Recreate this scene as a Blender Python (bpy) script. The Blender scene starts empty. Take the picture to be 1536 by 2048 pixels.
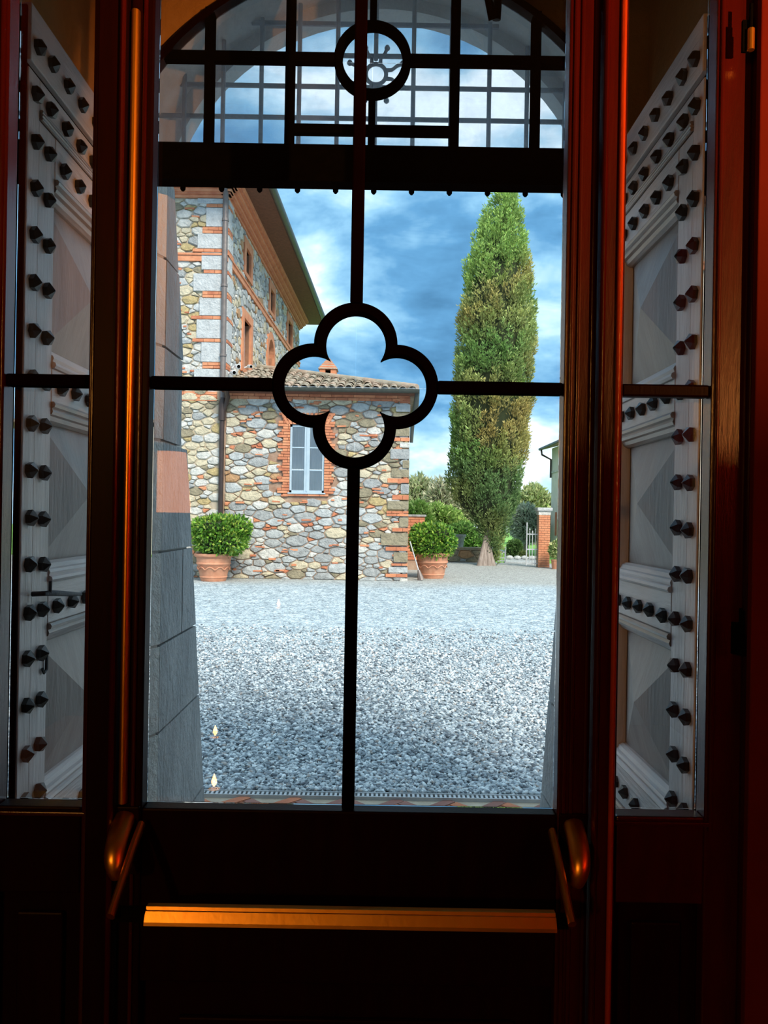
import bpy, math, random
import numpy as np
from mathutils import Matrix, Vector
random.seed(7); rng = np.random.default_rng(7)
S = bpy.context.scene; C = S.collection
F = 1540.0; EYE = 1.55; ROLL = 0.0168

# ------------------------------------------------------------------ camera, world, sun, exposure
cam = bpy.data.cameras.new('camera'); co = bpy.data.objects.new('camera', cam); C.objects.link(co)
cam.sensor_fit = 'HORIZONTAL'; cam.sensor_width = 36; cam.lens = 36 * F / 1536
cam.shift_y = 11 / 1536; cam.clip_start = .05; cam.clip_end = 2000
co.matrix_world = Matrix.Translation((0, 0, EYE)) @ Matrix.Rotation(math.pi/2, 4, 'X') @ Matrix.Rotation(ROLL, 4, 'Z')
S.camera = co
S.view_settings.view_transform = 'Standard'; S.view_settings.look = 'None'
S.view_settings.gamma = 1; S.view_settings.exposure = 1.0; S.view_settings.use_curve_mapping = False

class NT:
    def __init__(s, tree): s.t = tree; s.n = tree.nodes; s.l = tree.links
    def add(s, typ, ins=None, **kw):
        n = s.n.new(typ)
        for k, v in kw.items(): setattr(n, k, v)
        if ins:
            for k, v in ins.items():
                if isinstance(v, tuple) and len(v) == 2 and hasattr(v[0], 'outputs'): s.l.new(v[0].outputs[v[1]], n.inputs[k])
                elif hasattr(v, 'outputs'): s.l.new(v.outputs[0], n.inputs[k])
                else: n.inputs[k].default_value = v
        return n
    def ramp(s, src, stops, interp='LINEAR'):
        r = s.n.new('ShaderNodeValToRGB'); e = r.color_ramp.elements; r.color_ramp.interpolation = interp
        while len(e) < len(stops): e.new(.5)
        for i, (p, c) in enumerate(stops): e[i].position = p; e[i].color = (*c, 1) if len(c) == 3 else c
        if isinstance(src, tuple): s.l.new(src[0].outputs[src[1]], r.inputs[0])
        else: s.l.new(src.outputs[0], r.inputs[0])
        return r
    def math(s, op, a, b=0.0, clamp=False):
        n = s.n.new('ShaderNodeMath'); n.operation = op; n.use_clamp = clamp
        for i, v in enumerate((a, b)):
            if isinstance(v, (int, float)): n.inputs[i].default_value = v
            elif isinstance(v, tuple): s.l.new(v[0].outputs[v[1]], n.inputs[i])
            else: s.l.new(v.outputs[0], n.inputs[i])
        return n
    def mix(s, fac, a, b, blend='MIX'):
        n = s.n.new('ShaderNodeMix'); n.data_type = 'RGBA'; n.blend_type = blend
        for i, v in ((0, fac), (6, a), (7, b)):
            if isinstance(v, (int, float)): n.inputs[i].default_value = v
            elif isinstance(v, tuple) and hasattr(v[0], 'outputs'): s.l.new(v[0].outputs[v[1]], n.inputs[i])
            elif isinstance(v, tuple): n.inputs[i].default_value = (*v, 1) if len(v) == 3 else v
            elif v.type == 'MIX' : s.l.new(v.outputs[2], n.inputs[i])
            else: s.l.new(v.outputs[0], n.inputs[i])
        return n

w = bpy.data.worlds.new('sky'); S.world = w; w.use_nodes = True; w.node_tree.nodes.clear()
T = NT(w.node_tree)
tc = T.add('ShaderNodeTexCoord')
mp = T.add('ShaderNodeMapping', {'Vector': (tc, 'Generated'), 'Location': (3.25, 1.1, .35), 'Scale': (1, 1, 1.9)})
n1 = T.add('ShaderNodeTexNoise', {'Vector': mp, 'Scale': 3.4, 'Detail': 7, 'Roughness': .52, 'Distortion': .25})
mp2 = T.add('ShaderNodeMapping', {'Vector': (tc, 'Generated'), 'Location': (7.7, 2.1, 1.0), 'Scale': (1, 1, 2.6)})
n2 = T.add('ShaderNodeTexNoise', {'Vector': mp2, 'Scale': 6.0, 'Detail': 8, 'Roughness': .6, 'Distortion': .4})
sep = T.add('ShaderNodeSeparateXYZ', {'Vector': (tc, 'Generated')})
elev = T.ramp((sep, 'Z'), [(0, (.50,)*3), (.06, (.45,)*3), (.14, (.46,)*3), (.20, (.56,)*3), (.245, (.68,)*3), (.29, (.54,)*3), (.36, (.45,)*3), (.46, (.64,)*3), (.55, (.68,)*3), (1, (.64,)*3)])
v = T.math('MULTIPLY', T.math('SUBTRACT', n1, .5), 2.3)
v = T.math('ADD', v, T.math('MULTIPLY', T.math('SUBTRACT', n2, .5), .75))
v = T.math('ADD', v, T.math('ADD', elev, -.02))
skyr = T.ramp(v, [(.12, (.05, .15, .28)), (.34, (.09, .25, .44)), (.52, (.21, .42, .60)), (.68, (.42, .61, .74)), (.84, (.78, .88, .94))])
bg = T.add('ShaderNodeBackground', {'Color': skyr, 'Strength': 1.0})
T.add('ShaderNodeOutputWorld', {'Surface': bg})

sun = bpy.data.lights.new('sun', 'SUN'); sun.energy = 2.7; sun.angle = math.radians(24); sun.color = (1, .93, .82)
so = bpy.data.objects.new('sun', sun); C.objects.link(so)
so.rotation_euler = (math.radians(48), 0, math.radians(28))     # from behind and right of the camera, high

# ------------------------------------------------------------------ helpers
def un(px, py):
    dx, dy = px - 768, py - 1035
    return dx + dy * ROLL, -dx * ROLL + dy
def at(px, py, Y):
    x, y = un(px, py); return x / F * Y, EYE - y / F * Y
def X_(px, Y, py=1035): return at(px, py, Y)[0]
def Z_(py, Y, px=768): return at(px, py, Y)[1]

MATS = {}
def new_mat(name):
    m = bpy.data.materials.new(name); m.use_nodes = True; m.node_tree.nodes.clear(); MATS[name] = m
    return m, NT(m.node_tree)
def simple(name, c1, c2=None, scale=8, rough=.7, metal=0, bump=.15, bscale=None, coord='Object', stretch=(1,1,1), spec=.5, detail=5, coat=0, dist=.02):
    m, t = new_mat(name)
    tc = t.add('ShaderNodeTexCoord'); mp = t.add('ShaderNodeMapping', {'Vector': (tc, coord), 'Scale': stretch})
    n = t.add('ShaderNodeTexNoise', {'Vector': mp, 'Scale': scale, 'Detail': detail, 'Roughness': .6})
    r = t.ramp(n, [(.3, c1), (.7, c2 or c1)])
    nb = t.add('ShaderNodeTexNoise', {'Vector': mp, 'Scale': bscale or scale * 4, 'Detail': 4, 'Roughness': .65})
    b = t.add('ShaderNodeBump', {'Height': nb, 'Strength': bump, 'Distance': dist})
    p = t.add('ShaderNodeBsdfPrincipled', {'Base Color': r, 'Roughness': rough, 'Metallic': metal, 'Normal': b, 'Specular IOR Level': spec, 'Coat Weight': coat})
    t.add('ShaderNodeOutputMaterial', {'Surface': p}); return m
def leafmat(name, rough=.6, trans=.25, spec=.3):
    m, t = new_mat(name)
    a = t.add('ShaderNodeAttribute', attribute_name='Col')
    p = t.add('ShaderNodeBsdfPrincipled', {'Base Color': a, 'Roughness': rough, 'Specular IOR Level': spec})
    tr = t.add('ShaderNodeBsdfTranslucent', {'Color': a})
    mx = t.add('ShaderNodeMixShader', {0: trans, 1: p, 2: tr}); t.add('ShaderNodeOutputMaterial', {'Surface': mx}); return m
def glassmat(name, dust=0.0, tint=(1, 1, 1), refl=1.0):
    m, t = new_mat(name)
    tr = t.add('ShaderNodeBsdfTransparent', {'Color': (*tint, 1)}); gl = t.add('ShaderNodeBsdfGlossy', {'Roughness': .0, 'Color': (refl, refl, refl, 1)})
    f = t.add('ShaderNodeFresnel', {'IOR': 1.5}); mx = t.add('ShaderNodeMixShader', {0: t.math('MULTIPLY', f, 1.7, True), 1: tr, 2: gl})
    out = mx
    if dust:
        tc = t.add('ShaderNodeTexCoord'); n = t.add('ShaderNodeTexNoise', {'Vector': (tc, 'Object'), 'Scale': 7, 'Detail': 8, 'Roughness': .7})
        r = t.ramp(n, [(.35, (dust*.45,)*3), (.7, (dust,)*3)])
        df = t.add('ShaderNodeBsdfDiffuse', {'Color': (.62, .66, .7, 1)}); tl = t.add('ShaderNodeBsdfTranslucent', {'Color': (.62, .68, .75, 1)})
        dd = t.add('ShaderNodeMixShader', {0: .93, 1: df, 2: tl})
        out = t.add('ShaderNodeMixShader', {0: r, 1: mx, 2: dd})
    t.add('ShaderNodeOutputMaterial', {'Surface': out}); return m
def emit(name, col, s):
    m, t = new_mat(name); e = t.add('ShaderNodeEmission', {'Color': (*col, 1), 'Strength': s}); t.add('ShaderNodeOutputMaterial', {'Surface': e}); return m

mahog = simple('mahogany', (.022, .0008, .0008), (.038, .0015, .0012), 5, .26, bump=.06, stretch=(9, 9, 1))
mahog_shadow = simple('mahogany_dark', (.006, .001, .001), (.010, .0012, .0012), 5, .4, bump=.05, stretch=(9, 9, 1), spec=.06)  # unlit darkness of the left and lower woodwork put into the colour
muntinm = simple('muntin_paint', (.002, .0006, .0006), (.004, .001, .001), 5, .6, bump=.03, spec=0)
brass = simple('brass', (.85, .42, .06), (.92, .50, .10), 20, .36, metal=1, bump=.02)
brass_hot = simple('aged_brass', (.90, .40, .05), (.95, .50, .08), 14, .36, metal=1, bump=.03, stretch=(1, 1, .2))
iron = simple('black_iron', (.0015, .0015, .0015), (.003, .003, .003), 30, .8, bump=.2, spec=0)
iron2 = simple('old_iron', (.03, .035, .045), (.06, .065, .075), 30, .6, bump=.3)
studm = simple('stud_iron', (.004, .0035, .003), (.009, .007, .006), 30, .35, bump=.1, spec=.5)
oak = simple('weathered_oak', (.50, .46, .44), (.72, .68, .66), 4, .42, bump=.22, bscale=14, stretch=(6, 6, .6), detail=8, spec=.6)
oakh = simple('weathered_oak_rail', (.50, .46, .44), (.72, .68, .66), 4, .42, bump=.22, bscale=14, stretch=(6, .6, 6), detail=8, spec=.6)
oakp = simple('weathered_oak_panel', (.28, .24, .215), (.38, .34, .31), 3, .45, bump=.12, bscale=12, stretch=(5, 5, .7), spec=.6)
oakm = simple('moulding_oak', (.26, .20, .16), (.40, .34, .30), 5, .28, bump=.15, stretch=(8, 1, 8), spec=.6)
plaster = simple('ochre_plaster', (.32, .17, .05), (.42, .25, .09), 3, .9, bump=.3, bscale=30)
plaster_g = simple('grey_plaster', (.42, .39, .35), (.56, .52, .46), 3, .9, bump=.3, bscale=25)
stone_l = simple('pale_dressed_stone', (.62, .64, .60), (.76, .77, .72), 6, .8, bump=.5, bscale=40)
stone_d = simple('grey_dressed_stone', (.24, .25, .25), (.40, .41, .405), 5, .75, bump=.9, bscale=35, stretch=(1, 1, .5))
mortar = simple('mortar', (.38, .31, .23), (.54, .45, .34), 6, .95, bump=.6, bscale=30)
mortar2 = simple('pink_mortar', (.30, .17, .11), (.44, .32, .23), 3, .95, bump=.6, bscale=30)
blackm = simple('dark_interior', (.0015, .0012, .001), (.0025, .002, .0018), 4, .9, spec=.05)
redwall = simple('red_wall', (.07, .002, .001), (.10, .003, .002), 3, .8, bump=.15, spec=.2)
floorm = simple('terracotta_floor', (.06, .025, .015), (.10, .045, .028), 4, .5, bump=.2)
def stone(name, c, k=.28, sc=7):
    d = tuple(x * .9 * (1 - k) for x in c); l = tuple(min(1, x * .92 * (1 + k * .6)) for x in c)
    return simple(name, d, l, sc, .85, bump=.8, bscale=16, detail=8, dist=.05)
ST = {'blue': stone('stone_bluegrey', (.52, .54, .53)), 'grey': stone('stone_grey', (.40, .41, .40)), 'pale': stone('stone_pale', (.68, .66, .60)),
      'cream': stone('stone_cream', (.66, .57, .40)), 'ochre': stone('stone_ochre', (.55, .42, .20)), 'tan': stone('stone_tan', (.34, .29, .19)),
      'rust': stone('stone_rust', (.52, .30, .15)), 'quoin': stone('stone_quoin', (.58, .59, .58), .18)}
brick = simple('red_brick', (.42, .13, .065), (.62, .24, .12), 5, .9, bump=.5, bscale=25)
brick2 = simple('orange_brick', (.55, .19, .09), (.70, .31, .16), 5, .9, bump=.5, bscale=25)
tilem = simple('roof_tile_grey', (.24, .21, .15), (.44, .38, .30), 3, .9, bump=.6, bscale=20)
tilem2 = simple('roof_tile_terracotta', (.34, .24, .17), (.50, .40, .31), 3, .9, bump=.6, bscale=20)
soffit = simple('soffit_wood', (.10, .035, .02), (.16, .06, .035), 3, .8, stretch=(4, 4, 1))
gutter_m = simple('gutter_green_iron', (.035, .04, .03), (.06, .065, .05), 6, .45, bump=.1)
pipe_m = simple('pipe_grey', (.16, .13, .115), (.24, .20, .18), 6, .4, bump=.1, metal=.3)
pipe_b = simple('pipe_dark', (.03, .018, .014), (.05, .03, .025), 6, .45, bump=.1)
paint = simple('blue_grey_paint', (.36, .46, .53), (.44, .54, .60), 6, .5, bump=.05)
curtain = simple('curtain', (.50, .50, .48), (.62, .61, .60), 6, .9, stretch=(8, 1, .3))
terra = simple('terracotta', (.50, .20, .11), (.66, .33, .20), 5, .8, bump=.35, bscale=20)
soil = simple('soil', (.05, .03, .02), (.09, .06, .04), 10, .95)
bark = simple('bark', (.22, .17, .14), (.42, .35, .30), 4, .9, bump=.7, stretch=(5, 5, .7))
grassm = simple('lawn', (.16, .36, .05), (.26, .50, .10), 1.2, .9, bump=.5, bscale=30)
white = simple('white_plastic', (.75, .76, .76), (.8, .8, .8), 5, .4, bump=.02)
wax = simple('candle_wax', (.8, .72, .55), (.85, .78, .6), 5, .5)
irong = simple('galvanised_iron', (.42, .44, .45), (.55, .57, .58), 9, .5, bump=.1)
glass = glassmat('window_glass'); glass_dirty = glassmat('dusty_glass', .22, (.93, .97, 1)); leaf = leafmat('leaves'); leafg = leafmat('glossy_leaves', .45, .3, .5)
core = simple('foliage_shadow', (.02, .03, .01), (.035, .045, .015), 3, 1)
flame = emit('flame', (1, .42, .10), 16)

def clipconv(poly, a, b, c):            # keep a*x+b*y<=c
    out = []
    for i in range(len(poly)):
        p, q = poly[i], poly[(i+1) % len(poly)]
        dp, dq = a*p[0]+b*p[1]-c, a*q[0]+b*q[1]-c
        if dp <= 0: out.append(p)
        if dp * dq < 0:
            s = dp / (dp - dq); out.append((p[0]+s*(q[0]-p[0]), p[1]+s*(q[1]-p[1])))
    return out

class MB:
    def __init__(s): s.v = []; s.f = []; s.mi = []; s.cm = 0
    def face(s, idx): s.f.append(idx); s.mi.append(s.cm)
    def box(s, x0, x1, y0, y1, z0, z1, m=None, bev=0):
        b = len(s.v)
        for (x, y, z) in ((x0,y0,z0),(x1,y0,z0),(x1,y1,z0),(x0,y1,z0),(x0,y0,z1),(x1,y0,z1),(x1,y1,z1),(x0,y1,z1)):
            s.v.append((x, y, z) if m is None else tuple(m @ Vector((x, y, z))))
        for q in ((0,3,2,1),(4,5,6,7),(0,1,5,4),(1,2,6,5),(2,3,7,6),(3,0,4,7)): s.face([b+i for i in q])
        return s
    def prism(s, poly, fn, d0, d1, taper=1.0):       # poly in (u,v); fn(u,v,d) -> xyz ; closed
        n = len(poly); b = len(s.v)
        cu = sum(p[0] for p in poly)/n; cv = sum(p[1] for p in poly)/n
        for p in poly: s.v.append(fn(p[0], p[1], d0))
        for p in poly: s.v.append(fn(cu+(p[0]-cu)*taper, cv+(p[1]-cv)*taper, d1))
        s.face([b+n+i for i in range(n)]); s.face([b+n-1-i for i in range(n)])
        for i in range(n): s.face([b+i, b+(i+1)%n, b+n+(i+1)%n, b+n+i])
        return s
    def rings(s, rings, closed=True, caps=True):
        b = len(s.v); n = len(rings[0])
        for r in rings: s.v.extend([tuple(p) for p in r])
        m = n if closed else n-1
        for k in range(len(rings)-1):
            for i in range(m):
                j = (i+1) % n; s.face([b+k*n+i, b+k*n+j, b+(k+1)*n+j, b+(k+1)*n+i])
        if caps and closed:
            s.face([b+n-1-i for i in range(n)]); s.face([b+(len(rings)-1)*n+i for i in range(n)])
        return s
    def tube(s, pts, r, n=8, sq=(1, 1)):
        pts = [Vector(p) for p in pts]; rs = r if isinstance(r, (list, tuple)) else [r]*len(pts)
        rings = []; up = None
        for i, p in enumerate(pts):
            d = (pts[min(i+1, len(pts)-1)] - pts[max(i-1, 0)]).normalized()
            if up is None: up = Vector((0, 0, 1)) if abs(d.z) < .9 else Vector((1, 0, 0))
            a = d.cross(up).normalized(); c = a.cross(d).normalized(); up = c
            rings.append([p + (a*math.cos(2*math.pi*k/n)*sq[0] + c*math.sin(2*math.pi*k/n)*sq[1])*rs[i] for k in range(n)])
        return s.rings(rings)
    def lathe(s, prof, c, n=24):
        rings = [[(c[0]+r*math.cos(2*math.pi*k/n), c[1]+r*math.sin(2*math.pi*k/n), c[2]+z) for k in range(n)] for r, z in prof]
        return s.rings(rings)
    def build(s, name, mat, parent=None, smooth=False, kind=None, label=None, bevel=0):
        me = bpy.data.meshes.new(name); me.from_pydata(s.v, [], s.f)
        for m in (mat if isinstance(mat, (list, tuple)) else [mat]): me.materials.append(m)
        if max(s.mi, default=0): me.polygons.foreach_set('material_index', s.mi)
        if smooth: me.polygons.foreach_set('use_smooth', [True]*len(me.polygons)); 
        me.validate(); me.update()
        if smooth:
            try: me.set_sharp_from_angle(angle=math.radians(45))
            except Exception: pass
        o = bpy.data.objects.new(name, me); C.objects.link(o)
        if parent: setp(o, parent)
        if kind: o['kind'] = kind
        if label: o['label'] = label
        if bevel:
            bm = o.modifiers.new('bevel', 'BEVEL'); bm.width = bevel; bm.segments = 2; bm.limit_method = 'ANGLE'
        return o
PLOC = {}
def wloc(o): return PLOC.get(o.name, Vector((0, 0, 0)))
def setp(o, parent):
    o.parent = parent; o.matrix_parent_inverse = Matrix.Translation(-wloc(parent))
def thing(name, label, cat, loc=(0, 0, 0), group=None, kind=None):
    o = bpy.data.objects.new(name, None); C.objects.link(o); o.location = loc; o.empty_display_size = .1
    PLOC[o.name] = Vector(loc); o['label'] = label
    if cat: o['category'] = cat
    if group: o['group'] = group
    if kind: o['kind'] = kind
    return o
def tag(o, label, cat, group=None, kind=None):
    o['label'] = label; o['category'] = cat
    if group: o['group'] = group
    if kind: o['kind'] = kind
    return o
def inst(src, parent, loc, rot=None, scale=None):
    o = src.copy(); C.objects.link(o); setp(o, parent); o.location = loc
    if rot is not None: o.rotation_euler = rot
    if scale is not None: o.scale = scale
    return o
def box(name, mat, parent, x0, x1, y0, y1, z0, z1, bevel=0, **k): return MB().box(x0, x1, y0, y1, z0, z1).build(name, mat, parent, bevel=bevel, **k)

# ================================================================== LARGE STRUCTURE
CX = -.0565; HW = .7675                       # rebate behind the studded leaves
XL, XR = CX - HW, CX + HW                     # planes of the open studded leaves (-.824 / .711)
RX0, RX1 = -.76, .70                          # outer reveal planes
def batter(z): return max(2.70, 3.40 - .26*z)

# room shell
struct = lambda o: (o.__setitem__('kind', 'structure'), o)[1]
struct(box('floor', floorm, None, -2.4, 2.2, -3.4, 2.0, -.10, 0))
struct(box('ceiling', blackm, None, -2.4, 2.2, -3.4, 2.46, 3.75, 3.9))
struct(box('wall_left', blackm, None, -2.5, -2.4, -3.4, 1.19, 0, 3.75))
struct(box('wall_right', redwall, None, 2.2, 2.3, -3.4, 1.19, 0, 3.75))
struct(box('wall_back', blackm, None, -2.5, 2.3, -3.5, -3.4, 0, 3.75))
# inner wall that holds the glazed screen
wf = MB(); XO0, XO1 = -.73, .640
wf.box(-2.5, XO0, 1.19, 1.33, 0, 3.75); wf.box(XO1, 2.3, 1.19, 1.33, 0, 3.75); wf.box(XO0, XO1, 1.19, 1.33, 3.15, 3.75)
struct(wf.build('wall_front', redwall))
# embrasure walls
emb = MB(); emb.box(-1.25, -.93, 1.33, 2.46, 0, 3.75); emb.box(.82, 1.2, 1.33, 2.46, 0, 3.75); emb.box(-.93, .82, 1.33, 2.46, 3.45, 3.75)
struct(emb.build('wall_embrasure', plaster))
struct(box('floor_embrasure', floorm, None, -.93, .82, 2.0, 2.5, -.1, 0))

def archslab(name, mat, cx, hw, zc, R, y0, y1, outer=(-2.5, 2.3, 4.3), cx1=None, hw1=None):
    """wall slab with an arched opening: jambs at cx+-hw to the springing, arc R about (cx,zc)."""
    zs = zc + math.sqrt(max(R*R-hw*hw, 0)); a0 = math.atan2(zs-zc, hw)
    pts = [(-hw, z) for z in np.linspace(0, zs, 8)[:-1]] + [(-R*math.cos(a), zc+R*math.sin(a)) for a in np.linspace(a0, math.pi-a0, 41)] + [(hw, z) for z in np.linspace(zs, 0, 8)[1:]]
    x0, x1, zt = outer; mb = MB(); O = []
    n = len(pts)
    for i, (x, z) in enumerate(pts):
        if i < 7: O.append((x0, z))
        elif i >= n-7: O.append((x1, z))
        else:
            s = (i-7)/(n-15); O.append((x0+(x1-x0)*s, zt) if 0 < s < 1 else ((x0, zt) if s == 0 else (x1, zt)))
    yf = (lambda z: y0) if not callable(y0) else y0
    yb = (lambda z: y1) if not callable(y1) else y1
    A = [(cx+x, yf(z), z) for x, z in pts]; ho = hw1 or hw
    B = [((cx1 if cx1 is not None else cx)+x*(ho/hw), yb(z), z) for x, z in pts]
    OA = [(x, yf(z), z) for x, z in O]; OB = [(x, yb(z), z) for x, z in O]
    mb.rings([OA, A, B, OB], closed=False, caps=False)
    return mb.build(name, mat)
struct(archslab('wall_rebate', plaster_g, CX, HW, 2.446, .875, 2.47, 2.62, cx1=-.03, hw1=.735))
struct(archslab('wall_outer', plaster_g, -.03, .745, 2.535, .745, 2.62, batter))
# brown lit ring seen in front: soffit plaster over the rebate (inner face)
struct(archslab('trim_1', plaster, CX, HW+.012, 2.446, .887, 2.455, 2.469, outer=(-.93, .82, 3.45)))

# dressed stones lining the reveal, each its own block
jamb_l = thing('stone_jamb', 'sloping grey dressed stone jamb left of the gravel yard', 'jamb', (RX0, 2.9, 0), kind='structure')
jamb_r = thing('stone_jamb', 'sliver of stone jamb at the right edge of the gravel yard', 'jamb', (RX1, 2.9, 0), kind='structure')
zj = [0, .38, .80, 1.10, 1.42, 1.80, 2.12, 2.42, 2.70]
for side, par in ((-1, jamb_l), (1, jamb_r)):
    xr = RX0 if side < 0 else RX1
    for i in range(len(zj)-1):
        z0, z1 = zj[i]+.004, zj[i+1]-.004
        ys = [2.632, 99] if i % 3 == 1 or i > 5 else [2.632, random.uniform(2.85, 2.98), 99]
        for k in range(len(ys)-1):
            a0 = ys[k]+.002; b0 = min(ys[k+1]-.002, batter(z0)+.02); b1 = min(ys[k+1]-.002, batter(z1)+.02)
            if b1 - a0 < .02: continue
            j = random.uniform(-.003, .003)
            MB().prism([(a0, z0), (b0, z0), (b1, z1), (a0, z1)], lambda u, v, d, xr=xr: (xr+side*(-d), u, v), -.012, .0+j*.5+.002).build('stone', stone_d, par)
    # pale splayed inner edge
    xa = XL if side < 0 else XR
    for i in range(len(zj)-1):
        z0, z1 = zj[i]+.005, zj[i+1]-.005
        poly = [(xa-side*.004, 2.474), (xr-side*.002, 2.628), (xr+side*.014, 2.628), (xa+side*.010, 2.474)]
        MB().prism(poly, lambda u, v, d: (u, v, d), z0, z1).build('stone', stone_l, par)

# ground outside
g = MB(); g.box(-40, 40, 4.31, 27.6, -.2, 0); grav = g.build('ground', None)
m, t = new_mat('gravel'); grav.data.materials.clear(); grav.data.materials.append(m)
tcn = t.add('ShaderNodeTexCoord')
vo = t.add('ShaderNodeTexVoronoi', {'Vector': (tcn, 'Object'), 'Scale': 34}); vo.feature = 'F1'
vo2 = t.add('ShaderNodeTexVoronoi', {'Vector': (tcn, 'Object'), 'Scale': 11})
sepc = t.add('ShaderNodeSeparateColor', {'Color': (vo, 'Color')}); sep2 = t.add('ShaderNodeSeparateColor', {'Color': (vo2, 'Color')})
big = t.add('ShaderNodeTexNoise', {'Vector': (tcn, 'Object'), 'Scale': .45, 'Detail': 5})
fac = t.math('ADD', t.math('MULTIPLY', sepc, .62), t.math('MULTIPLY', sep2, .38))
cr = t.ramp(fac, [(.08, (.17, .22, .25)), (.32, (.38, .47, .52)), (.62, (.54, .64, .69)), (.88, (.84, .92, .95))])
sy = t.add('ShaderNodeSeparateXYZ', {'Vector': (tcn, 'Object')})
warm = t.math('MULTIPLY', t.math('SUBTRACT', t.math('ADD', (sy, 'Y'), t.math('MULTIPLY', big, 3.0)), 18.3), .45, True)
dirt = t.mix(t.math('MULTIPLY', warm, .6), cr, (.46, .42, .34))
edge = t.ramp((vo, 'Distance'), [(.45, (1, 1, 1)), (.85, (.5, .5, .5))])
colr = t.mix(1.0, (dirt, 2), edge, 'MULTIPLY')
bmp = t.add('ShaderNodeBump', {'Height': (vo, 'Distance'), 'Strength': 1.0, 'Distance': .02}); bmp.invert = True
pb = t.add('ShaderNodeBsdfPrincipled', {'Base Color': (colr, 2), 'Roughness': .8, 'Normal': bmp, 'Specular IOR Level': .35}); t.add('ShaderNodeOutputMaterial', {'Surface': pb})
grav['kind'] = 'structure'

# pebbles near the doorway: geometry nobody could count
def pebbles():
    t5 = (1+5**.5)/2
    base = np.array([(-1,t5,0),(1,t5,0),(-1,-t5,0),(1,-t5,0),(0,-1,t5),(0,1,t5),(0,-1,-t5),(0,1,-t5),(t5,0,-1),(t5,0,1),(-t5,0,-1),(-t5,0,1)])/math.sqrt(1+t5*t5)
    fc = np.array([(0,11,5),(0,5,1),(0,1,7),(0,7,10),(0,10,11),(1,5,9),(5,11,4),(11,10,2),(10,7,6),(7,1,8),(3,9,4),(3,4,2),(3,2,6),(3,6,8),(3,8,9),(4,9,5),(2,4,11),(6,2,10),(8,6,7),(9,8,1)])
    N = 46000
    Y = 4.33 + rng.random(N*2)**1.25 * 6.5; X = (rng.random(N*2)-.5)*2*.55*Y*.62*1.1
    keep = (rng.random(N*2) < np.clip((11.2-Y)/4.0, 0, 1)) & (X > -.30*Y*1.0-.3) & (X < .30*Y+.3); Y, X = Y[keep][:N], X[keep][:N]; N = len(X)
    s = rng.uniform(.0065, .0155, N) * (1 + .25*rng.random(N)); sc = np.stack([s*rng.uniform(.8, 1.5, N), s*rng.uniform(.7, 1.3, N), s*rng.uniform(.45, .85, N)], 1)
    a = rng.random(N)*6.283; ca, sa = np.cos(a), np.sin(a); tl = rng.normal(0, .3, N)
    B = base[None]*sc[:, None, :] * (1+rng.uniform(-.16, .16, (N, 12, 1)))
    x = B[..., 0]*ca[:, None]-B[..., 1]*sa[:, None]; y = B[..., 0]*sa[:, None]+B[..., 1]*ca[:, None]; z = B[..., 2]+x*tl[:, None]
    V = np.stack([x+X[:, None], y+Y[:, None], z+.004+rng.uniform(0, .010, N)[:, None]], 2).reshape(-1, 3)
    Fc = (fc[None]+12*np.arange(N)[:, None, None]).reshape(-1, 3)
    gv = rng.random(N)
    pal = np.array([(.12,.14,.16),(.25,.29,.32),(.36,.41,.44),(.50,.55,.57),(.66,.71,.72),(.80,.84,.84),(.40,.36,.33)])
    ci = rng.choice(7, N, p=[.12,.2,.22,.2,.15,.07,.04]); col = pal[ci]*rng.uniform(.85, 1.15, (N, 1))
    return V, Fc, np.repeat(col, 12, 0)
def npmesh(name, V, Fc, col, mat, parent=None, kind=None):
    me = bpy.data.meshes.new(name); k = Fc.shape[1]
    me.vertices.add(len(V)); me.vertices.foreach_set('co', np.ascontiguousarray(V, dtype=np.float32).ravel())
    me.loops.add(Fc.size); me.loops.foreach_set('vertex_index', Fc.astype(np.int32).ravel())
    me.polygons.add(len(Fc)); me.polygons.foreach_set('loop_start', np.arange(0, Fc.size, k, dtype=np.int32))
    me.update(calc_edges=True)
    ca = me.color_attributes.new('Col', 'FLOAT_COLOR', 'POINT')
    ca.data.foreach_set('color', np.concatenate([col, np.ones((len(col), 1))], 1).astype(np.float32).ravel())
    me.materials.append(mat); me.validate()
    o = bpy.data.objects.new(name, me); C.objects.link(o)
    if parent: setp(o, parent)
    if kind: o['kind'] = kind
    return o
m, t = new_mat('pebble'); a = t.add('ShaderNodeAttribute', attribute_name='Col'); p = t.add('ShaderNodeBsdfPrincipled', {'Base Color': a, 'Roughness': .7, 'Specular IOR Level': .4}); t.add('ShaderNodeOutputMaterial', {'Surface': p})
V, Fc, col = pebbles(); tag(npmesh('gravel', V, Fc, col, m, kind='stuff'), 'blue-grey gravel covering the yard in front of the doorway', 'gravel')

# herringbone brick threshold and drain strip
thr = thing('floor_threshold', 'herringbone red brick threshold at the foot of the doorway', None, (0, 3.6, 0), kind='structure')
del thr['label']
box('mortar_bed', mortar, thr, -1.9, 1.9, 2.5, 4.24, -.1, -.008)
L_, W_ = .20, .066
bm_ = MB().box(0, L_-.008, 0, W_-.008, -.05, 0); b0 = bm_.build('brick', brick, thr); first = True
b1 = MB().box(0, L_-.008, 0, W_-.008, -.05, 0).build('brick', simple('dark_brick', (.22, .09, .07), (.34, .16, .12), 5, .8, bump=.4), thr)
P0 = []
R45 = math.radians(45)
for i in range(-60, 60):
    for j in range(-60, 60):
        k_ = (i-j) % 6
        if k_ not in (0, 5): continue
        x, y, a = (i*W_, j*W_, 0) if k_ == 0 else (i*W_+W_, j*W_, math.pi/2)
        P0.append((x*math.cos(R45)-y*math.sin(R45), x*math.sin(R45)+y*math.cos(R45)+3.9, a+R45))
vis = []
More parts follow.
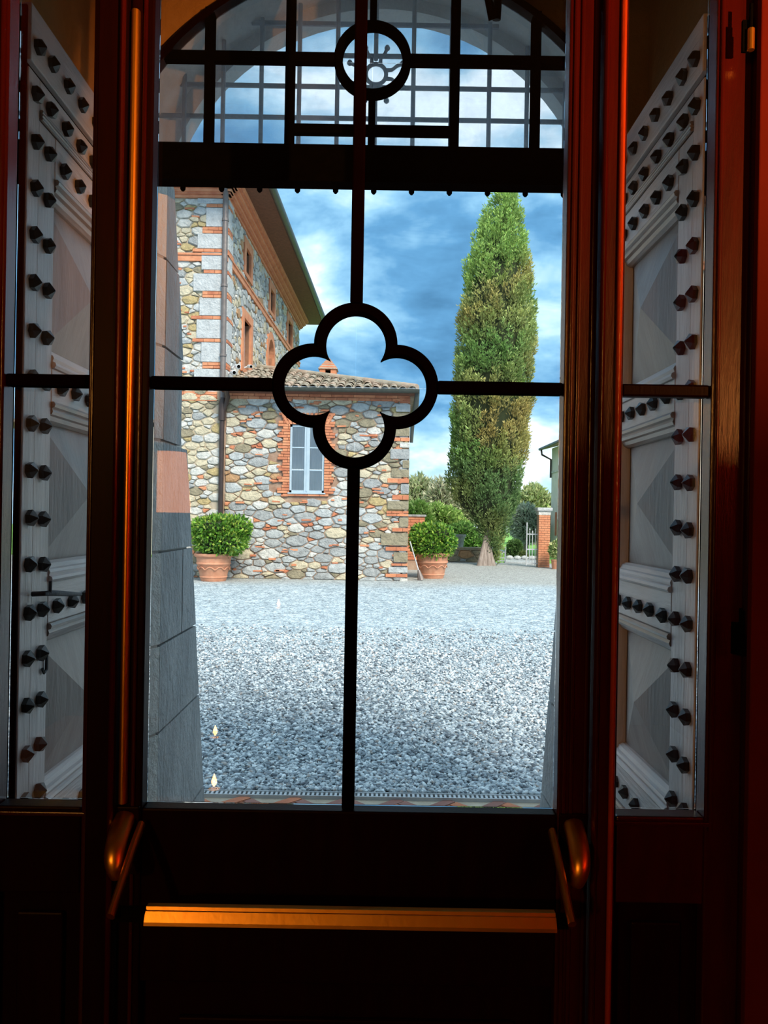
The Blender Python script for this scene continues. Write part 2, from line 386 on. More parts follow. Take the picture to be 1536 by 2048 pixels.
for (wx, wy, a) in P0:
    cxm = wx + .5*L_*math.cos(a) - .5*W_*math.sin(a); cym = wy + .5*L_*math.sin(a) + .5*W_*math.cos(a)
    if -1.3 < cxm < 1.25 and 3.80 < cym < 4.225: vis.append((wx, wy, a))
print('bricks', len(vis)); use = [b0, b1]; cnt = [0, 0]
for k, (wx, wy, a) in enumerate(vis[:300]):
    s = random.random() < .5
    src = use[s]; loc = (wx, wy, random.uniform(-.003, .001))
    if cnt[s] == 0: src.location = loc; src.rotation_euler = (0, 0, a)
    else: inst(src, thr, loc, (0, 0, a))
    cnt[s] += 1
dr = thing('drain_grate', 'narrow pale metal drain strip between the brick threshold and gravel', 'drain', (0, 4.26, 0))
fr = MB(); fr.box(-1.9, 1.9, 4.24, 4.248, -.05, .012); fr.box(-1.9, 1.9, 4.302, 4.31, -.05, .012); fr.build('frame', irong, dr)
sl = MB()
for k in range(150): x = -1.9 + k*.0254; sl.box(x, x+.013, 4.248, 4.302, -.02, .008)
sl.build('bars', irong, dr, kind='stuff')
box('tray', iron, dr, -1.9, 1.9, 4.248, 4.302, -.06, -.03)

# ================================================================== GLAZED DOOR AND SIDE LIGHTS
Y0, Y1 = 1.20, 1.235; k12 = 1.2/F
def dx(px): return (px-768)*k12
ZS = 1.0905                                        # glass sill height
GL, GR = dx(293), dx(1124); DL, DR = dx(246), dx(1187)
door = thing('door_1', 'dark mahogany glazed door with quatrefoil muntin and brass push bar', 'door', ((DL+DR)/2, 1.22, 0), kind='structure')
ZT = 2.85
def member(name, x0, x1, y0, y1, z0, z1, par, mat=mahog, bev=.003): return box(name, mat, par, x0, x1, y0, y1, z0, z1, bevel=bev)
member('stile', DL, GL, Y0, Y1, .01, ZT, door, mahog_shadow); member('stile', GR, DR, Y0, Y1, .01, ZT, door)
member('rail', GL, GR, Y0, Y1, ZS-.27, ZS, door, mahog_shadow); member('rail', GL, GR, Y0, Y1, .01, .22, door, mahog_shadow); member('rail', GL, GR, Y0, Y1, 2.70, ZT, door)
pl = MB(); pl.box(GL, GR, Y0+.018, Y0+.03, .22, ZS-.27); pl.box(GL+.06, GR-.06, Y0+.008, Y0+.018, .28, ZS-.33); pl.build('panel', mahog_shadow, door, bevel=.003)
# mouldings on the door stiles (raised beads)
for x, mt, r in ((dx(257), brass_hot, .0085),):
    o = MB().tube([(x, Y0-.003, 1.10), (x, Y0-.003, 2.33)], r, 12, (1, .8)).build('edge_strip', mt, door, smooth=True, label='long brass strip down the left stile')
for x in (dx(276), dx(1136), dx(1150), dx(1178)):
    MB().tube([(x, Y0-.001, .2), (x, Y0-.001, ZT-.02)], .0035, 8).build('bead', mahog, door, smooth=True)
# quatrefoil
QX, QZ = at(709.5, 769, 1.2); q = k12
NA = 40
def ringpts(cx0, R, a0, a1, rot):
    out = []
    for a in np.linspace(a0, a1, NA):
        x, z = R*math.cos(a), cx0 + R*math.sin(a); c, s = math.cos(rot), math.sin(rot)
        out.append((x*c - z*s, x*s + z*c))
    return out
inn, out_ = [], []
ai = math.atan2(50.9-84, 50.9)
for r in range(4):
    inn += ringpts(84, 60.7, ai, math.pi-ai, r*math.pi/2); out_ += ringpts(84, 84.5, 0, math.pi, r*math.pi/2)
qa, qb = Y0+.006, Y0+.0262
mq = MB(); P = lambda p, y, s=1.0: (QX+p[0]*q*s, y, QZ+p[1]*q*s)
mid = lambda a, b, f: (a[0]+(b[0]-a[0])*f, a[1]+(b[1]-a[1])*f)
R1 = [P(p, qb) for p in out_]; R2 = [P(p, qa+.006) for p in out_]; R3 = [P(mid(o, i, .2), qa) for o, i in zip(out_, inn)]
R4 = [P(mid(o, i, .8), qa) for o, i in zip(out_, inn)]; R5 = [P(p, qa+.006) for p in inn]; R6 = [P(p, qb) for p in inn]
mq.rings([R1, R2, R3, R4, R5, R6, R1], caps=False); mq.build('quatrefoil', muntinm, door, label='black four-lobed muntin ring')
hb = 12.5*k12; o84 = 166*k12
member('muntin', QX-hb, QX+hb, qa, qb, QZ+o84, 2.70, door, muntinm); member('muntin', QX-hb, QX+hb, qa, qb, ZS, QZ-o84, door, muntinm)
member('muntin', GL, QX-o84, qa, qb, QZ-hb, QZ+hb, door, muntinm); member('muntin', QX+o84, GR, qa, qb, QZ-hb, QZ+hb, door, muntinm)
def pane(x0, x1, z0, z1, y, par, mat=glass): return MB().box(x0, x1, y-.001, y+.001, z0, z1).build('pane', mat, par)
for (a, b) in ((GL, QX), (QX, GR)):
    for (c, d) in ((ZS, QZ), (QZ, 2.70)): pane(a+.0005, b-.0005, c+.0005, d-.0005, Y0+.0275, door)
# push bar
PB = .985; pbm = MB()
yb = 1.085; XB0, XB1 = -.325, .2505
prof = [(-.010, .004), (-.010, -.012), (-.0085, -.0145), (-.004, -.0135), (.0085, -.0075), (.0085, -.004), (.0125, -.002), (.0125, .008), (-.004, .010)]
pbm.rings([[(XB0+(.012 if c == 0 else 0)*0 + (0 if c else 0) + (-.0 if c else 0) + c, yb+p[1], PB+p[0]) for p in prof] for c in (0, XB1-XB0)])
pbm.build('push_bar', brass, door, label='horizontal brass push bar')
for s, xa, xc in ((-1, -.366, -.394), (1, .267, .302)):
    arm = MB()
    arm.tube([(xa, 1.188, 1.07), (xa-s*-.0, 1.15, 1.052), (xa, 1.10, 1.022), (xa+s*.002, 1.062, .993)], .0065, 10, (.9, 1.3))
    a_ = arm.build('bar_arm', brass, door, smooth=True, label='curved brass lever arm')
    e = MB().box(min(xa, XB0 if s < 0 else XB1)+.0, max(xa, XB0 if s < 0 else XB1), 1.075, 1.09, PB-.006, PB+.010).build('bar_end', blackm, door)
    hsg = MB(); pts = []
    rr = []
    for i in range(13):
        f = i/12; a2 = f*math.pi*.62
        pts.append((xc - s*.010*f*f, 1.196-.062*math.sin(a2), 1.078-.052*f-.012*f*f)); rr.append(.016*(1-.30*f**3))
    hsg.tube(pts, rr, 16, (1, .8)); hsg.build('lever_housing', brass, door, smooth=True, label='rounded brass lever housing')
    MB().box(xc-.022, xc+.022, 1.193, 1.2, .99, 1.095).build('back_plate', mahog_shadow, door, bevel=.002)

# side lights
def sidelight(n, gx0, gx1, fx0, fx1, pz, lab):
    w_ = thing('window_%d' % n, lab, 'window', ((gx0+gx1)/2, 1.22, 0), kind='structure')
    member('stile', fx0, gx0, Y0, Y1, 0, ZT, w_, mahog); member('stile', gx1, fx1, Y0, Y1, 0, ZT, w_, mahog)
    member('rail', gx0, gx1, Y0, Y1, ZS-.135, ZS, w_, mahog_shadow if n == 1 else mahog); member('rail', gx0, gx1, Y0, Y1, 0, .18, w_, mahog_shadow); member('rail', gx0, gx1, Y0, Y1, 2.7, ZT, w_)
    pp = MB(); pp.box(gx0, gx1, Y0+.02, Y0+.03, .18, ZS-.135); pp.box(gx0+.03, gx1-.03, Y0+.01, Y0+.02, .22, ZS-.17); pp.build('panel', mahog_shadow, w_, bevel=.003)
    member('muntin', gx0, gx1, qa, qb, pz-hb, pz+hb, w_, muntinm if n == 1 else mahog_shadow)
    pane(gx0+.0005, gx1-.0005, ZS+.0005, pz, Y0+.0362, w_); pane(gx0+.0005, gx1-.0005, pz, 2.7, Y0+.0362, w_)
    bd = MB()
    for x in (gx0-.008, gx1+.008): bd.tube([(x, Y0-.001, ZS-.02), (x, Y0-.001, 2.72)], .004, 8)
    bd.tube([(gx0-.008, Y0-.001, ZS-.01), (gx1+.008, Y0-.001, ZS-.01)], .004, 8); bd.build('bead', mahog, w_, smooth=True)
    return w_
sidelight(1, dx(2), dx(172), dx(-60), dx(186), QZ+.0, 'left side window beside the door, studded leaf seen through it')
sidelight(2, dx(1242), dx(1419), dx(1228), dx(1490), QZ+.0, 'right side window beside the door, studded leaf seen through it')
# posts between door and side lights
for n, x0, x1 in ((2, dx(186), dx(245)), (3, dx(1188), dx(1228))):
    p_ = struct(box('trim_%d' % n, mahog_shadow if n == 2 else mahog, None, x0+.0006, x1-.0006, 1.185, 1.27, 0, ZT, bevel=.003)); 
for n, x in ((4, dx(1225)), (5, dx(1192)), (6, dx(238))):
    struct(MB().tube([(x, 1.182, .1), (x, 1.182, ZT)], .0045, 8).build('trim_%d' % n, mahog if n != 4 else simple('varnished_bead', (.30, .035, .008), (.36, .05, .012), 5, .25), None, smooth=True))  # orange base colour paints a lamp highlight onto one bead
struct(box('trim_7', mahog, None, XO0, XO1, 1.185, 1.30, ZT+.001, 3.15))
struct(box('trim_8', mahog_shadow, None, XO0, dx(-60)-.0006, 1.185, 1.27, 0, ZT)); struct(box('trim_9', redwall, None, dx(1490)+.0006, XO1+.02, 1.175, 1.1895, 0, ZT, bevel=.002))
struct(box('trim_10', mahog, None, dx(1490)+.0006, XO1, 1.19, 1.27, 0, ZT))
# small hinges on the right jamb
for i, (px, py) in enumerate(((1503, 62), (1482, 1272))):
    X, Z = at(px, py, 1.165); h = thing('hinge', ['small dark hinge high on the right jamb', 'small dark hinge low on the right jamb'][i], 'hinge', (X, 1.17, Z))
    MB().tube([(X, 1.167, Z-.028), (X, 1.167, Z+.004)], .0055, 10).build('knuckle', brass if i == 0 else iron, h, smooth=True)
    MB().tube([(X, 1.167, Z+.005), (X, 1.167, Z+.042)], .0028, 8).build('pin', iron, h, smooth=True)
    MB().box(X-.011, X+.0, 1.170, 1.1748, Z-.028, Z+.02).build('plate', iron, h)

# ================================================================== STUDDED LEAVES
ZG = [2.625 - .109*i for i in range(24)]
def leaf_door(n, xf, s, lab):
    """xf: plane of the visible face, s: +1 face looks to +x (left leaf), -1 face looks to -x."""
    d = thing('door_%d' % n, lab, 'door', (xf-s*.03, 2.1, 0), kind='structure')
    fn = lambda u, v, dd: (xf + s*dd, u, v)
    def slab(name, y0, y1, z0, z1, d0, d1, mat, bev=.0025):
        a, b = sorted((xf+s*d0, xf+s*d1)); return box(name, mat, d, a, b, y0, y1, z0, z1, bevel=bev)
    YA, YB, YC, YD = 1.75, 1.897, 2.335, 2.462
    slab('stile_strip', YA, 1.808, .02, 2.564, -.034, 0, oak); slab('stile', 1.8085, YB, .02, 2.47, -.034, -.001, oak)
    slab('edge', YA-.006, YA, .02, 2.70, -.046, -.004, blackm, 0)
    slab('stile', YC, YD, .02, 2.47, -.034, 0, oak)
    slab('back_board', YA, YD, .02, 2.70, -.046, -.0345, blackm, 0)
    slab('rail', YA, YD, 2.578, 2.709, -.034, .004, oakh); slab('groove', YA, YD, 2.564, 2.578, -.034, -.010, iron, 0)
    slab('rail', 1.8085, YD, 2.494, 2.564, -.034, 0, oakh)
    for (z0, z1) in ((2.369, 2.47), (1.822, 1.905), (1.275, 1.377), (.72, .832), (.02, .16)):
        slab('rail', YB+.0005, YC-.0005, z0, z1, -.034, 0, oakh)
    # moulding strip between the upper rails: three reeds
    mm = MB()
    for k, zz in enumerate((2.474, 2.482, 2.490)): mm.tube([(xf+s*.003, 1.81, zz), (xf+s*.003, YD, zz)], .0045, 8)
    mm.build('reed_moulding', oakm, d, smooth=True)
    def mould(z, up):      # moulding stepping from rail edge z down into the panel (up=-1 panel below)
        prof = [(0, -.030), (0, .006), (.006, .010), (.013, .008), (.016, .001), (.024, .004), (.031, .001), (.034, -.008), (.044, -.012), (.050, -.022), (.050, -.034)]
        m_ = MB(); m_.rings([[(xf+s*b, y, z+up*a) for a, b in prof] for y in (YB+.0008, YC-.0008)]); m_.build('moulding', oakm if up < 0 else oakh, d)  # darker oak paints shadow on downward mouldings, paler oak paints light on upward ones
    panels = [(1.905, 2.369), (1.377, 1.822), (.832, 1.275), (.16, .72)]
    for (z0, z1) in panels:
        mould(z1, -1); mould(z0, 1)
        a, b, c, e = YB+.004, YC-.004, z0+.046, z1-.046
        pm = MB(); i0 = [(a, c), (b, c), (b, e), (a, e)]; ym, zm = (a+b)/2, (c+e)/2
        bb = [fn(u, v, -.033) for u, v in i0] + [fn(ym, zm, .016)]
        pm.v = bb
        for k in range(4): pm.face([k, (k+1) % 4, 4])
        pm.face([3, 2, 1, 0]); pm.build('raised_panel', oakp, d)
    # hexagonal pyramid studs
    sm = MB(); n6 = 6
    r0 = [(0, .0185*math.cos(k*math.pi/3+.5), .0185*math.sin(k*math.pi/3+.5)) for k in range(n6)]
    r1 = [(s*.012, .0195*math.cos(k*math.pi/3+.5), .0195*math.sin(k*math.pi/3+.5)) for k in range(n6)]
    r2 = [(s*.024, .0015*math.cos(k*math.pi/3+.5), .0015*math.sin(k*math.pi/3+.5)) for k in range(n6)]
    sm.rings([r0, r1, r2]); so_ = sm.build('stud', studm, d); used = False
    P_ = []
    for i, z in enumerate(ZG):
        if z < .1: break
        P_.append((1.782, z))
        if i >= 2: P_.append((1.853, z))
        if i in (0, 1, 2, 7, 12, 17, 22):
            y = 1.853 if i < 2 else 1.94
            while y < YD-.02: P_.append((y, z)); y += .092
        elif i > 2: P_.append((2.40, z))
    for (y, z) in P_:
        y += random.uniform(-.003, .003); z += random.uniform(-.003, .003)
        xo = xf + s*(.003 if z > 2.57 else 0)
        if not used: so_.location = (xo, y, z); used = True
        else: inst(so_, d, (xo, y, z), (random.uniform(-.4, .4), 0, 0))
    return d
dl = leaf_door(2, XL, 1, 'studded oak leaf folded back left of the doorway, with latch')
dr_ = leaf_door(3, XR, -1, 'studded oak leaf folded back right of the doorway, without latch')
# latch and keyhole on left leaf
lx, lz = XL, Z_(1185, 1.84, 85)
MB().tube([(lx+.004, 1.80, lz), (lx+.035, 1.80, lz+.002), (lx+.042, 1.83, lz+.0), (lx+.042, 1.93, lz-.012), (lx+.04, 2.0, lz-.02)], [.006, .006, .007, .006, .004], 8).build('latch_handle', iron2, dl, smooth=True, label='dark iron lever handle')
MB().tube([(lx+.040, 1.815, lz), (lx+.042, 1.812, lz+.03)], .004, 8).build('latch_pin', iron2, dl, smooth=True)
kz = Z_(1328, 1.86, 85); kk = MB()
kk.tube([(lx+.004, 1.862, kz+.022), (lx+.004, 1.885, kz+.022), (lx+.004, 1.885, kz-.018), (lx+.004, 1.872, kz-.024), (lx+.004, 1.862, kz-.012)], .004, 6)
kk.build('key_plate', iron2, dl, smooth=True)

# ================================================================== TRANSOM, FANLIGHT AND OUTER GRILLE
YF = 2.43; fan = thing('window_3', 'arched black-framed fanlight with round centre ring above the doorway', 'window', (CX, YF, 2.6), kind='structure')
def fx(px): return X_(px, YF, 200)
zt0, zt1 = Z_(372, YF, 720), Z_(299, YF, 720); zh = Z_(120.5, YF, 743); zl = Z_(262, YF, 743)
ARC, AZ = .868, 2.446
box('transom_bar', iron, fan, XL-.09, XR+.09, YF-.03, YF+.03, zt0, zt1)
vb = [fx(419), fx(580), fx(744), fx(909), fx(1070)]
def arcz(x): return AZ + math.sqrt(max(ARC**2-(x-CX)**2, .01))
hw = .0145
for i, x in enumerate(vb):
    if i == 2:
        MB().box(x-.011, x+.011, YF-.012, YF+.012, zt1, zh-.112).build('glazing_bar', iron, fan); MB().box(x-.011, x+.011, YF-.012, YF+.012, zh+.112, arcz(x)).build('glazing_bar', iron, fan)
    else: MB().box(x-hw, x+hw, YF-.014, YF+.014, zt1, arcz(x)).build('glazing_bar', iron, fan)
box('glazing_bar', iron, fan, XL+.004, vb[2]-.108, YF-.013, YF+.013, zh-.0155, zh+.0155); box('glazing_bar', iron, fan, vb[2]+.108, XR-.004, YF-.013, YF+.013, zh-.0155, zh+.0155)
box('glazing_bar', iron, fan, vb[1], vb[3], YF-.0125, YF+.0125, zl-.014, zl+.014)
rg = MB(); N = 48; A = [2*math.pi*k/N for k in range(N)]
RO, RI = 77*YF/F, 60*YF/F
c3 = lambda R, y: [(vb[2]+R*math.cos(a), y, zh+R*math.sin(a)) for a in A]
rg.rings([c3(RO, YF+.014), c3(RO, YF-.010), c3(RO-.004, YF-.016), c3(RI+.004, YF-.016), c3(RI, YF-.010), c3(RI, YF+.014), c3(RO, YF+.014)], caps=False); rg.build('centre_ring', iron, fan)
# arched frame
af = MB(); hs = .755
aa = np.linspace(math.atan2(math.sqrt(ARC**2-hs**2), hs), math.pi-math.atan2(math.sqrt(ARC**2-hs**2), hs), 40)
def arcring(R, y): return [(CX+R*math.cos(a), y, AZ+R*math.sin(a)) for a in aa]
af.rings([arcring(ARC+.0, YF+.02), arcring(ARC, YF-.02), arcring(ARC-.022, YF-.02), arcring(ARC-.022, YF+.02), arcring(ARC, YF+.02)], closed=False, caps=False); af.build('arched_frame', mahog_shadow, fan)
# panes
arcpoly = [(CX+(ARC-.01)*math.cos(a), AZ+(ARC-.01)*math.sin(a)) for a in np.linspace(0, math.pi, 60)]
xs = [XL+.02]+vb+[XR-.02]; zs = [zt1, zh, 3.32]
for i in range(6):
    for j in range(2):
        pol = arcpoly
        for (a, b, c) in ((1, 0, xs[i+1]-.0005), (-1, 0, -xs[i]-.0005), (0, 1, zs[j+1]-.0005), (0, -1, -zs[j]-.0005)): pol = clipconv(pol, a, b, c) if pol else pol
        if len(pol) > 2: MB().prism(pol, lambda u, v, d: (u, YF+d, v), .0155, .0175).build('pane', glass_dirty, fan)
# outer iron grille
YG = 2.57; gr = thing('iron_grille', 'rusty iron bar grille with curled sun ornament behind the fanlight', 'grille', (CX, YG, 2.6))
gx = [X_(280+z/1.745, YG, 370) for z in (17, 150, 285, 418, 550, 683, 816, 948, 1080, 1213, 1345, 1478, 1610)]
gz = [Z_(y/1.745, YG, 740) for y in (-35, 80, 190, 300, 410, 520)]
OC, OZc, ORad = CX, 2.446, .86
def gtop(x): return min(3.30, OZc+math.sqrt(max(ORad**2-(x-OC)**2, 0)))
zc_s, xc_s = Z_(150, YG, 745), X_(752, YG, 150)
for k, x in enumerate(gx):
    if abs(x-OC) > .75: continue
    top = gtop(x)-.01
    if abs(x-xc_s) < .03:
        MB().tube([(x, YG, zc_s+.05), (x, YG, top)], .0075, 8).build('bar', iron2, gr)
        MB().tube([(x, YG, 2.64), (x, YG, zc_s-.05)], .0075, 8).build('bar', iron2, gr)
    else: MB().tube([(x, YG, 2.64), (x, YG, top)], .0075, 8).build('bar', iron2, gr)
    MB().lathe([(.004, -.012), (.009, -.006), (.0095, 0), (.008, .01), (.012, .016)], (x, YG, 2.640), 8).build('bar_tip', iron, gr, smooth=True)
for z in gz:
    hwx = math.sqrt(max(ORad**2-(z-OZc)**2, .02)); hwx = min(hwx, .755)
    if abs(z-zc_s) > .03: MB().box(OC-hwx, OC+hwx, YG+.006, YG+.013, z-.007, z+.007).build('cross_bar', iron2, gr)
sn = MB()
sn.tube([(xc_s+.034*math.cos(a), YG-.004, zc_s+.034*math.sin(a)) for a in np.linspace(0, 2*math.pi, 25)], .007, 8)
sn.build('sun_ring', iron2, gr, smooth=True)
for k in range(8):
    a = math.radians(22.5+45*k); u = Vector((math.cos(a), 0, math.sin(a))); p = Vector((-u.z, 0, u.x)); c0 = Vector((xc_s, YG-.004, zc_s))
    ray = MB(); pts = [c0+u*.036, c0+u*.055+p*.006*(1 if k % 2 else -1), c0+u*.075, c0+u*.088]
    ray.tube(pts, [.007, .006, .006, .006], 8); ray.lathe([(.003, -.009), (.009, -.004), (.0095, .002), (.006, .008), (.002, .010)], tuple(c0+u*.095), 8)
    ray.build('sun_ray', iron2, gr, smooth=True)
# timber strut seen at the top right of the fanlight
# (iron stay hanging under the arch)
X, Z = at(985, 40, 2.35); X2, Z2 = at(950, -30, 2.25); X3, Z3 = at(1002, -60, 2.3)
stay = MB(); stay.tube([(X2, 2.25, Z2+.15), (X, 2.35, Z)], .013, 8); stay.tube([(X3, 2.3, Z3+.1), (X+.012, 2.35, Z+.0)], .013, 8)
tag(stay.build('ceiling_stay', mahog_shadow, None), 'dark angled stay hanging at the top in front of the fanlight', 'stay')

# ================================================================== BUILDINGS
def rubble(u0, u1, v0, v1, rmax, rmin, aspect, n_try=9000, seed=1, holes=()):
    R = random.Random(seed); pts = []; cell = rmax*2; grid = {}
    U0, U1 = u0/aspect, u1/aspect
    for k in range(n_try):
        f = k/n_try; r = rmin + (rmax-rmin)*(1-f)**3.4*R.uniform(.55, 1)
        u, v_ = R.uniform(U0, U1), R.uniform(v0, v1)
        if any(h[0]/aspect+r*.3 < u < h[1]/aspect-r*.3 and h[2]+r*.3 < v_ < h[3]-r*.3 for h in holes): continue
        gi, gj = int(u//cell), int(v_//cell); ok = True
        for a in (-1, 0, 1):
            for b in (-1, 0, 1):
                for (x, y, q_) in grid.get((gi+a, gj+b), ()):
                    if (x-u)**2+(y-v_)**2 < (r+q_)**2*.92: ok = False; break
                if not ok: break
            if not ok: break
        if ok: pts.append((u, v_, r)); grid.setdefault((gi, gj), []).append((u, v_, r))
    cells = []
    for (u, v_, r) in pts:
        gi, gj = int(u//cell), int(v_//cell); nb = []
        for a in (-2, -1, 0, 1, 2):
            for b in (-2, -1, 0, 1, 2): nb += grid.get((gi+a, gj+b), [])
        nb = sorted(nb, key=lambda p: (p[0]-u)**2+(p[1]-v_)**2)[1:22]
        w_ = r*2.6
        poly = [(max(u-w_, U0), max(v_-w_, v0)), (min(u+w_, U1), max(v_-w_, v0)), (min(u+w_, U1), min(v_+w_, v1)), (max(u-w_, U0), min(v_+w_, v1))]
        for (x, y, q_) in nb:
            a, b = 2*(x-u), 2*(y-v_); poly = clipconv(poly, a, b, x*x+y*y-u*u-v_*v_-q_*q_+r*r)
            if len(poly) < 3: break
        if len(poly) < 3: continue
        poly = [(p[0]*aspect, p[1]) for p in poly]
        cu = sum(p[0] for p in poly)/len(poly); cv = sum(p[1] for p in poly)/len(poly)
        j = .008; q2 = []
        for p in poly:
            dd = math.hypot(p[0]-cu, p[1]-cv); f = max(.5, 1-j/max(dd, .01)*1.2); q2.append((cu+(p[0]-cu)*f, cv+(p[1]-cv)*f))
        ch = []
        for i in range(len(q2)):
            a, b = q2[i], q2[(i+1) % len(q2)]; k1, k2 = R.uniform(.05, .16), R.uniform(.84, .95)
            if math.hypot(a[0]-b[0], a[1]-b[1]) < .02: ch.append(((a[0]+b[0])/2, (a[1]+b[1])/2)); continue
            ch.append((a[0]+(b[0]-a[0])*k1, a[1]+(b[1]-a[1])*k1)); ch.append((a[0]+(b[0]-a[0])*k2, a[1]+(b[1]-a[1])*k2))
        area = abs(sum(ch[i][0]*ch[(i+1) % len(ch)][1]-ch[(i+1) % len(ch)][0]*ch[i][1] for i in range(len(ch))))/2
        cells.append((area, ch, cu, cv))
    return cells
def stonemesh(mb, poly, fn, R, d):
    n = len(poly); cu = sum(p[0] for p in poly)/n; cv = sum(p[1] for p in poly)/n; b = len(mb.v)
    s = R.uniform(.80, .90)
    for p in poly: mb.v.append(fn(p[0], p[1], 0))
    for p in poly: mb.v.append(fn(cu+(p[0]-cu)*s, cv+(p[1]-cv)*s, d*R.uniform(.8, 1.1)))
    mb.v.append(fn(cu+R.uniform(-.2, .2)*.1, cv, d*R.uniform(.95, 1.25)))
    for i in range(n):
        j = (i+1) % n; mb.face([b+i, b+j, b+n+j, b+n+i]); mb.face([b+n+i, b+n+j, b+2*n])
def wall_stones(cells, fn, par, pick, seed, maxn=300, skip=lambda u, v, a: False, key=None, depth=(.025, .06), minobj=0.0, keepout=()):
    R = random.Random(seed); cells = [c for c in cells if not skip(c[2], c[3], c[0]) and not any(k0 < p[0] < k1 and k2 < p[1] < k3 for k0, k1, k2, k3 in keepout for p in c[1])]
    cells.sort(key=key or (lambda c: -c[0])); names = list(ST)
    rest = MB()
    for i, (area, ch, cu, cv) in enumerate(cells):
        mt = pick(R, cu, cv, area); d = R.uniform(*depth)
        if i < maxn and area > minobj:
            mb = MB(); stonemesh(mb, ch, fn, R, d); mb.build('stone', mt, par)
        else: rest.cm = STL.index(mt); stonemesh(rest, ch, fn, R, d)
    if rest.v: rest.build('small_stones', STL, par, kind='stuff')
STL = list(ST.values()) + [brick, brick2]

YW = 18.9; ann_x1 = .59; mx, tz = -4.0, 0
front = lambda u, v, d: (u, YW-d, v)
def fa(px, py): return at(px, py, YW)
z_eave = Z_(789, YW, 640)
annex = thing('stone_annex', 'low rubble stone annex with tiled roof and one blue-grey window', 'building', (-1.7, YW, 0))
wl = MB(); wl.box(mx+.01, ann_x1, YW, YW+.35, -.1, z_eave); wl.box(ann_x1-.35, ann_x1, YW+.35, YW+6, -.1, z_eave); annex_w = wl.build('wall', mortar2, annex)
wx0, wz0 = fa(579, 985); wx1, wz1 = fa(650, 851)
hole = (wx0-.30, wx1+.27, wz0-.10, wz1+.28)
cells = rubble(mx+.08, ann_x1-.02, 0.0, z_eave-.12, .15, .030, 1.95, 34000, 3, holes=[(wx0-.05, wx1+.05, wz0-.05, wz1+.05)])
def pick_annex(R, u, v, a):
    x = R.random()
    if a < .012 and x < .36: return brick if R.random() < .5 else brick2
    x = R.random()
    if v < 1.6: tbl = (('blue', .34), ('grey', .62), ('pale', .80), ('tan', .90), ('cream', 1))
    else: tbl = (('blue', .22), ('grey', .40), ('pale', .58), ('cream', .80), ('ochre', .87), ('tan', .96), ('rust', 1))
    return next(ST[k] for k, p in tbl if x <= p)
wall_stones(cells, front, annex_w, pick_annex, 5, keepout=[(wx0-.02, wx1+.02, wz0-.04, wz1+.04), (ann_x1+.01, 99, -9, 99)], skip=lambda u, v, a: wx0-.06-a**.5*.55 < u < wx1+.06+a**.5*.55 and wz0-a**.5*.4 < v < wz1+.06+a**.5*.4)
R4 = random.Random(44)
def slivers(par, fn, u0, u1, v0, v1, n, avoid=()):
    for _ in range(n):
        u, v = R4.uniform(u0, u1-.2), R4.uniform(v0, v1); l, h = R4.uniform(.08, .24), R4.uniform(.028, .05); t_ = R4.uniform(-.012, .012)
        if any(a < u+.1 < b and c < v < d for a, b, c, d in avoid): continue
        MB().prism([(u, v), (u+l, v+t_), (u+l, v+h+t_), (u, v+h)], fn, -.02, .062, .95).build('brick', R4.choice((brick, brick2)), par)
slivers(annex_w, front, mx+.2, ann_x1, .15, z_eave-.2, 110, [(wx0-.3, wx1+.3, wz0-.1, wz1+.3)])
# brick surround of the window, jagged
def bricks_run(par, fn, u0, u1, v0, v1, L, H, proud, R, mats=(brick, brick2), jag=None, lim=None):
    rows = max(1, round((v1-v0)/H)); h = (v1-v0)/rows; cnt = 0
    for r in range(rows):
        a, b = u0, u1
        if jag: a, b = jag(r, a, b)
        u = a; off = (r % 2)*L*.5
        first_ = True
        while u < b-.01:
            l = (L-off) if first_ and off else L; first_ = False; e = min(u+l, b)
            if b-e < .04: e = b
            m_ = R.choice(mats); MB().prism([(u+.004, v0+r*h+.006), (e-.004, v0+r*h+.006), (e-.004, v0+(r+1)*h-.006), (u+.004, v0+(r+1)*h-.006)], fn, -.02, proud+R.uniform(-.006, .006)).build('brick', m_, par); cnt += 1
            u = e
    return cnt
R5 = random.Random(5)
H_ = .068
bricks_run(annex_w, front, wx0-.26, wx0, wz0-.02, wz1+.30, .25, H_, .07, R5, jag=lambda r, a, b: (a+(.10 if (r//2) % 2 else 0)-R5.uniform(0, .06), b))
bricks_run(annex_w, front, wx1, wx1+.22, wz0-.02, wz1+.30, .25, H_, .07, R5, jag=lambda r, a, b: (a, b-(.08 if (r//2) % 2 else 0)+R5.uniform(0, .06)))
# flat arch of upright bricks over the window
for k in range(13):
    f = (k-6)/6; u = (wx0+wx1)/2 + f*(wx1-wx0)*.56; tl = f*.16
    poly = [(u-.034, wz1+.015), (u+.030, wz1+.015), (u+.034+tl, wz1+.29), (u-.034+tl, wz1+.29)]
    MB().prism(poly, front, -.02, .075+R5.uniform(0, .006)).build('brick', R5.choice((brick, brick2)), annex_w)
bricks_run(annex_w, front, wx0-.16, wx1+.12, wz0-.085, wz0-.02, .3, .065, .055, R5)
# brick course under the eave
bricks_run(annex_w, front, mx+.1, ann_x1, z_eave-.15, z_eave, .27, .075, .06, R5)
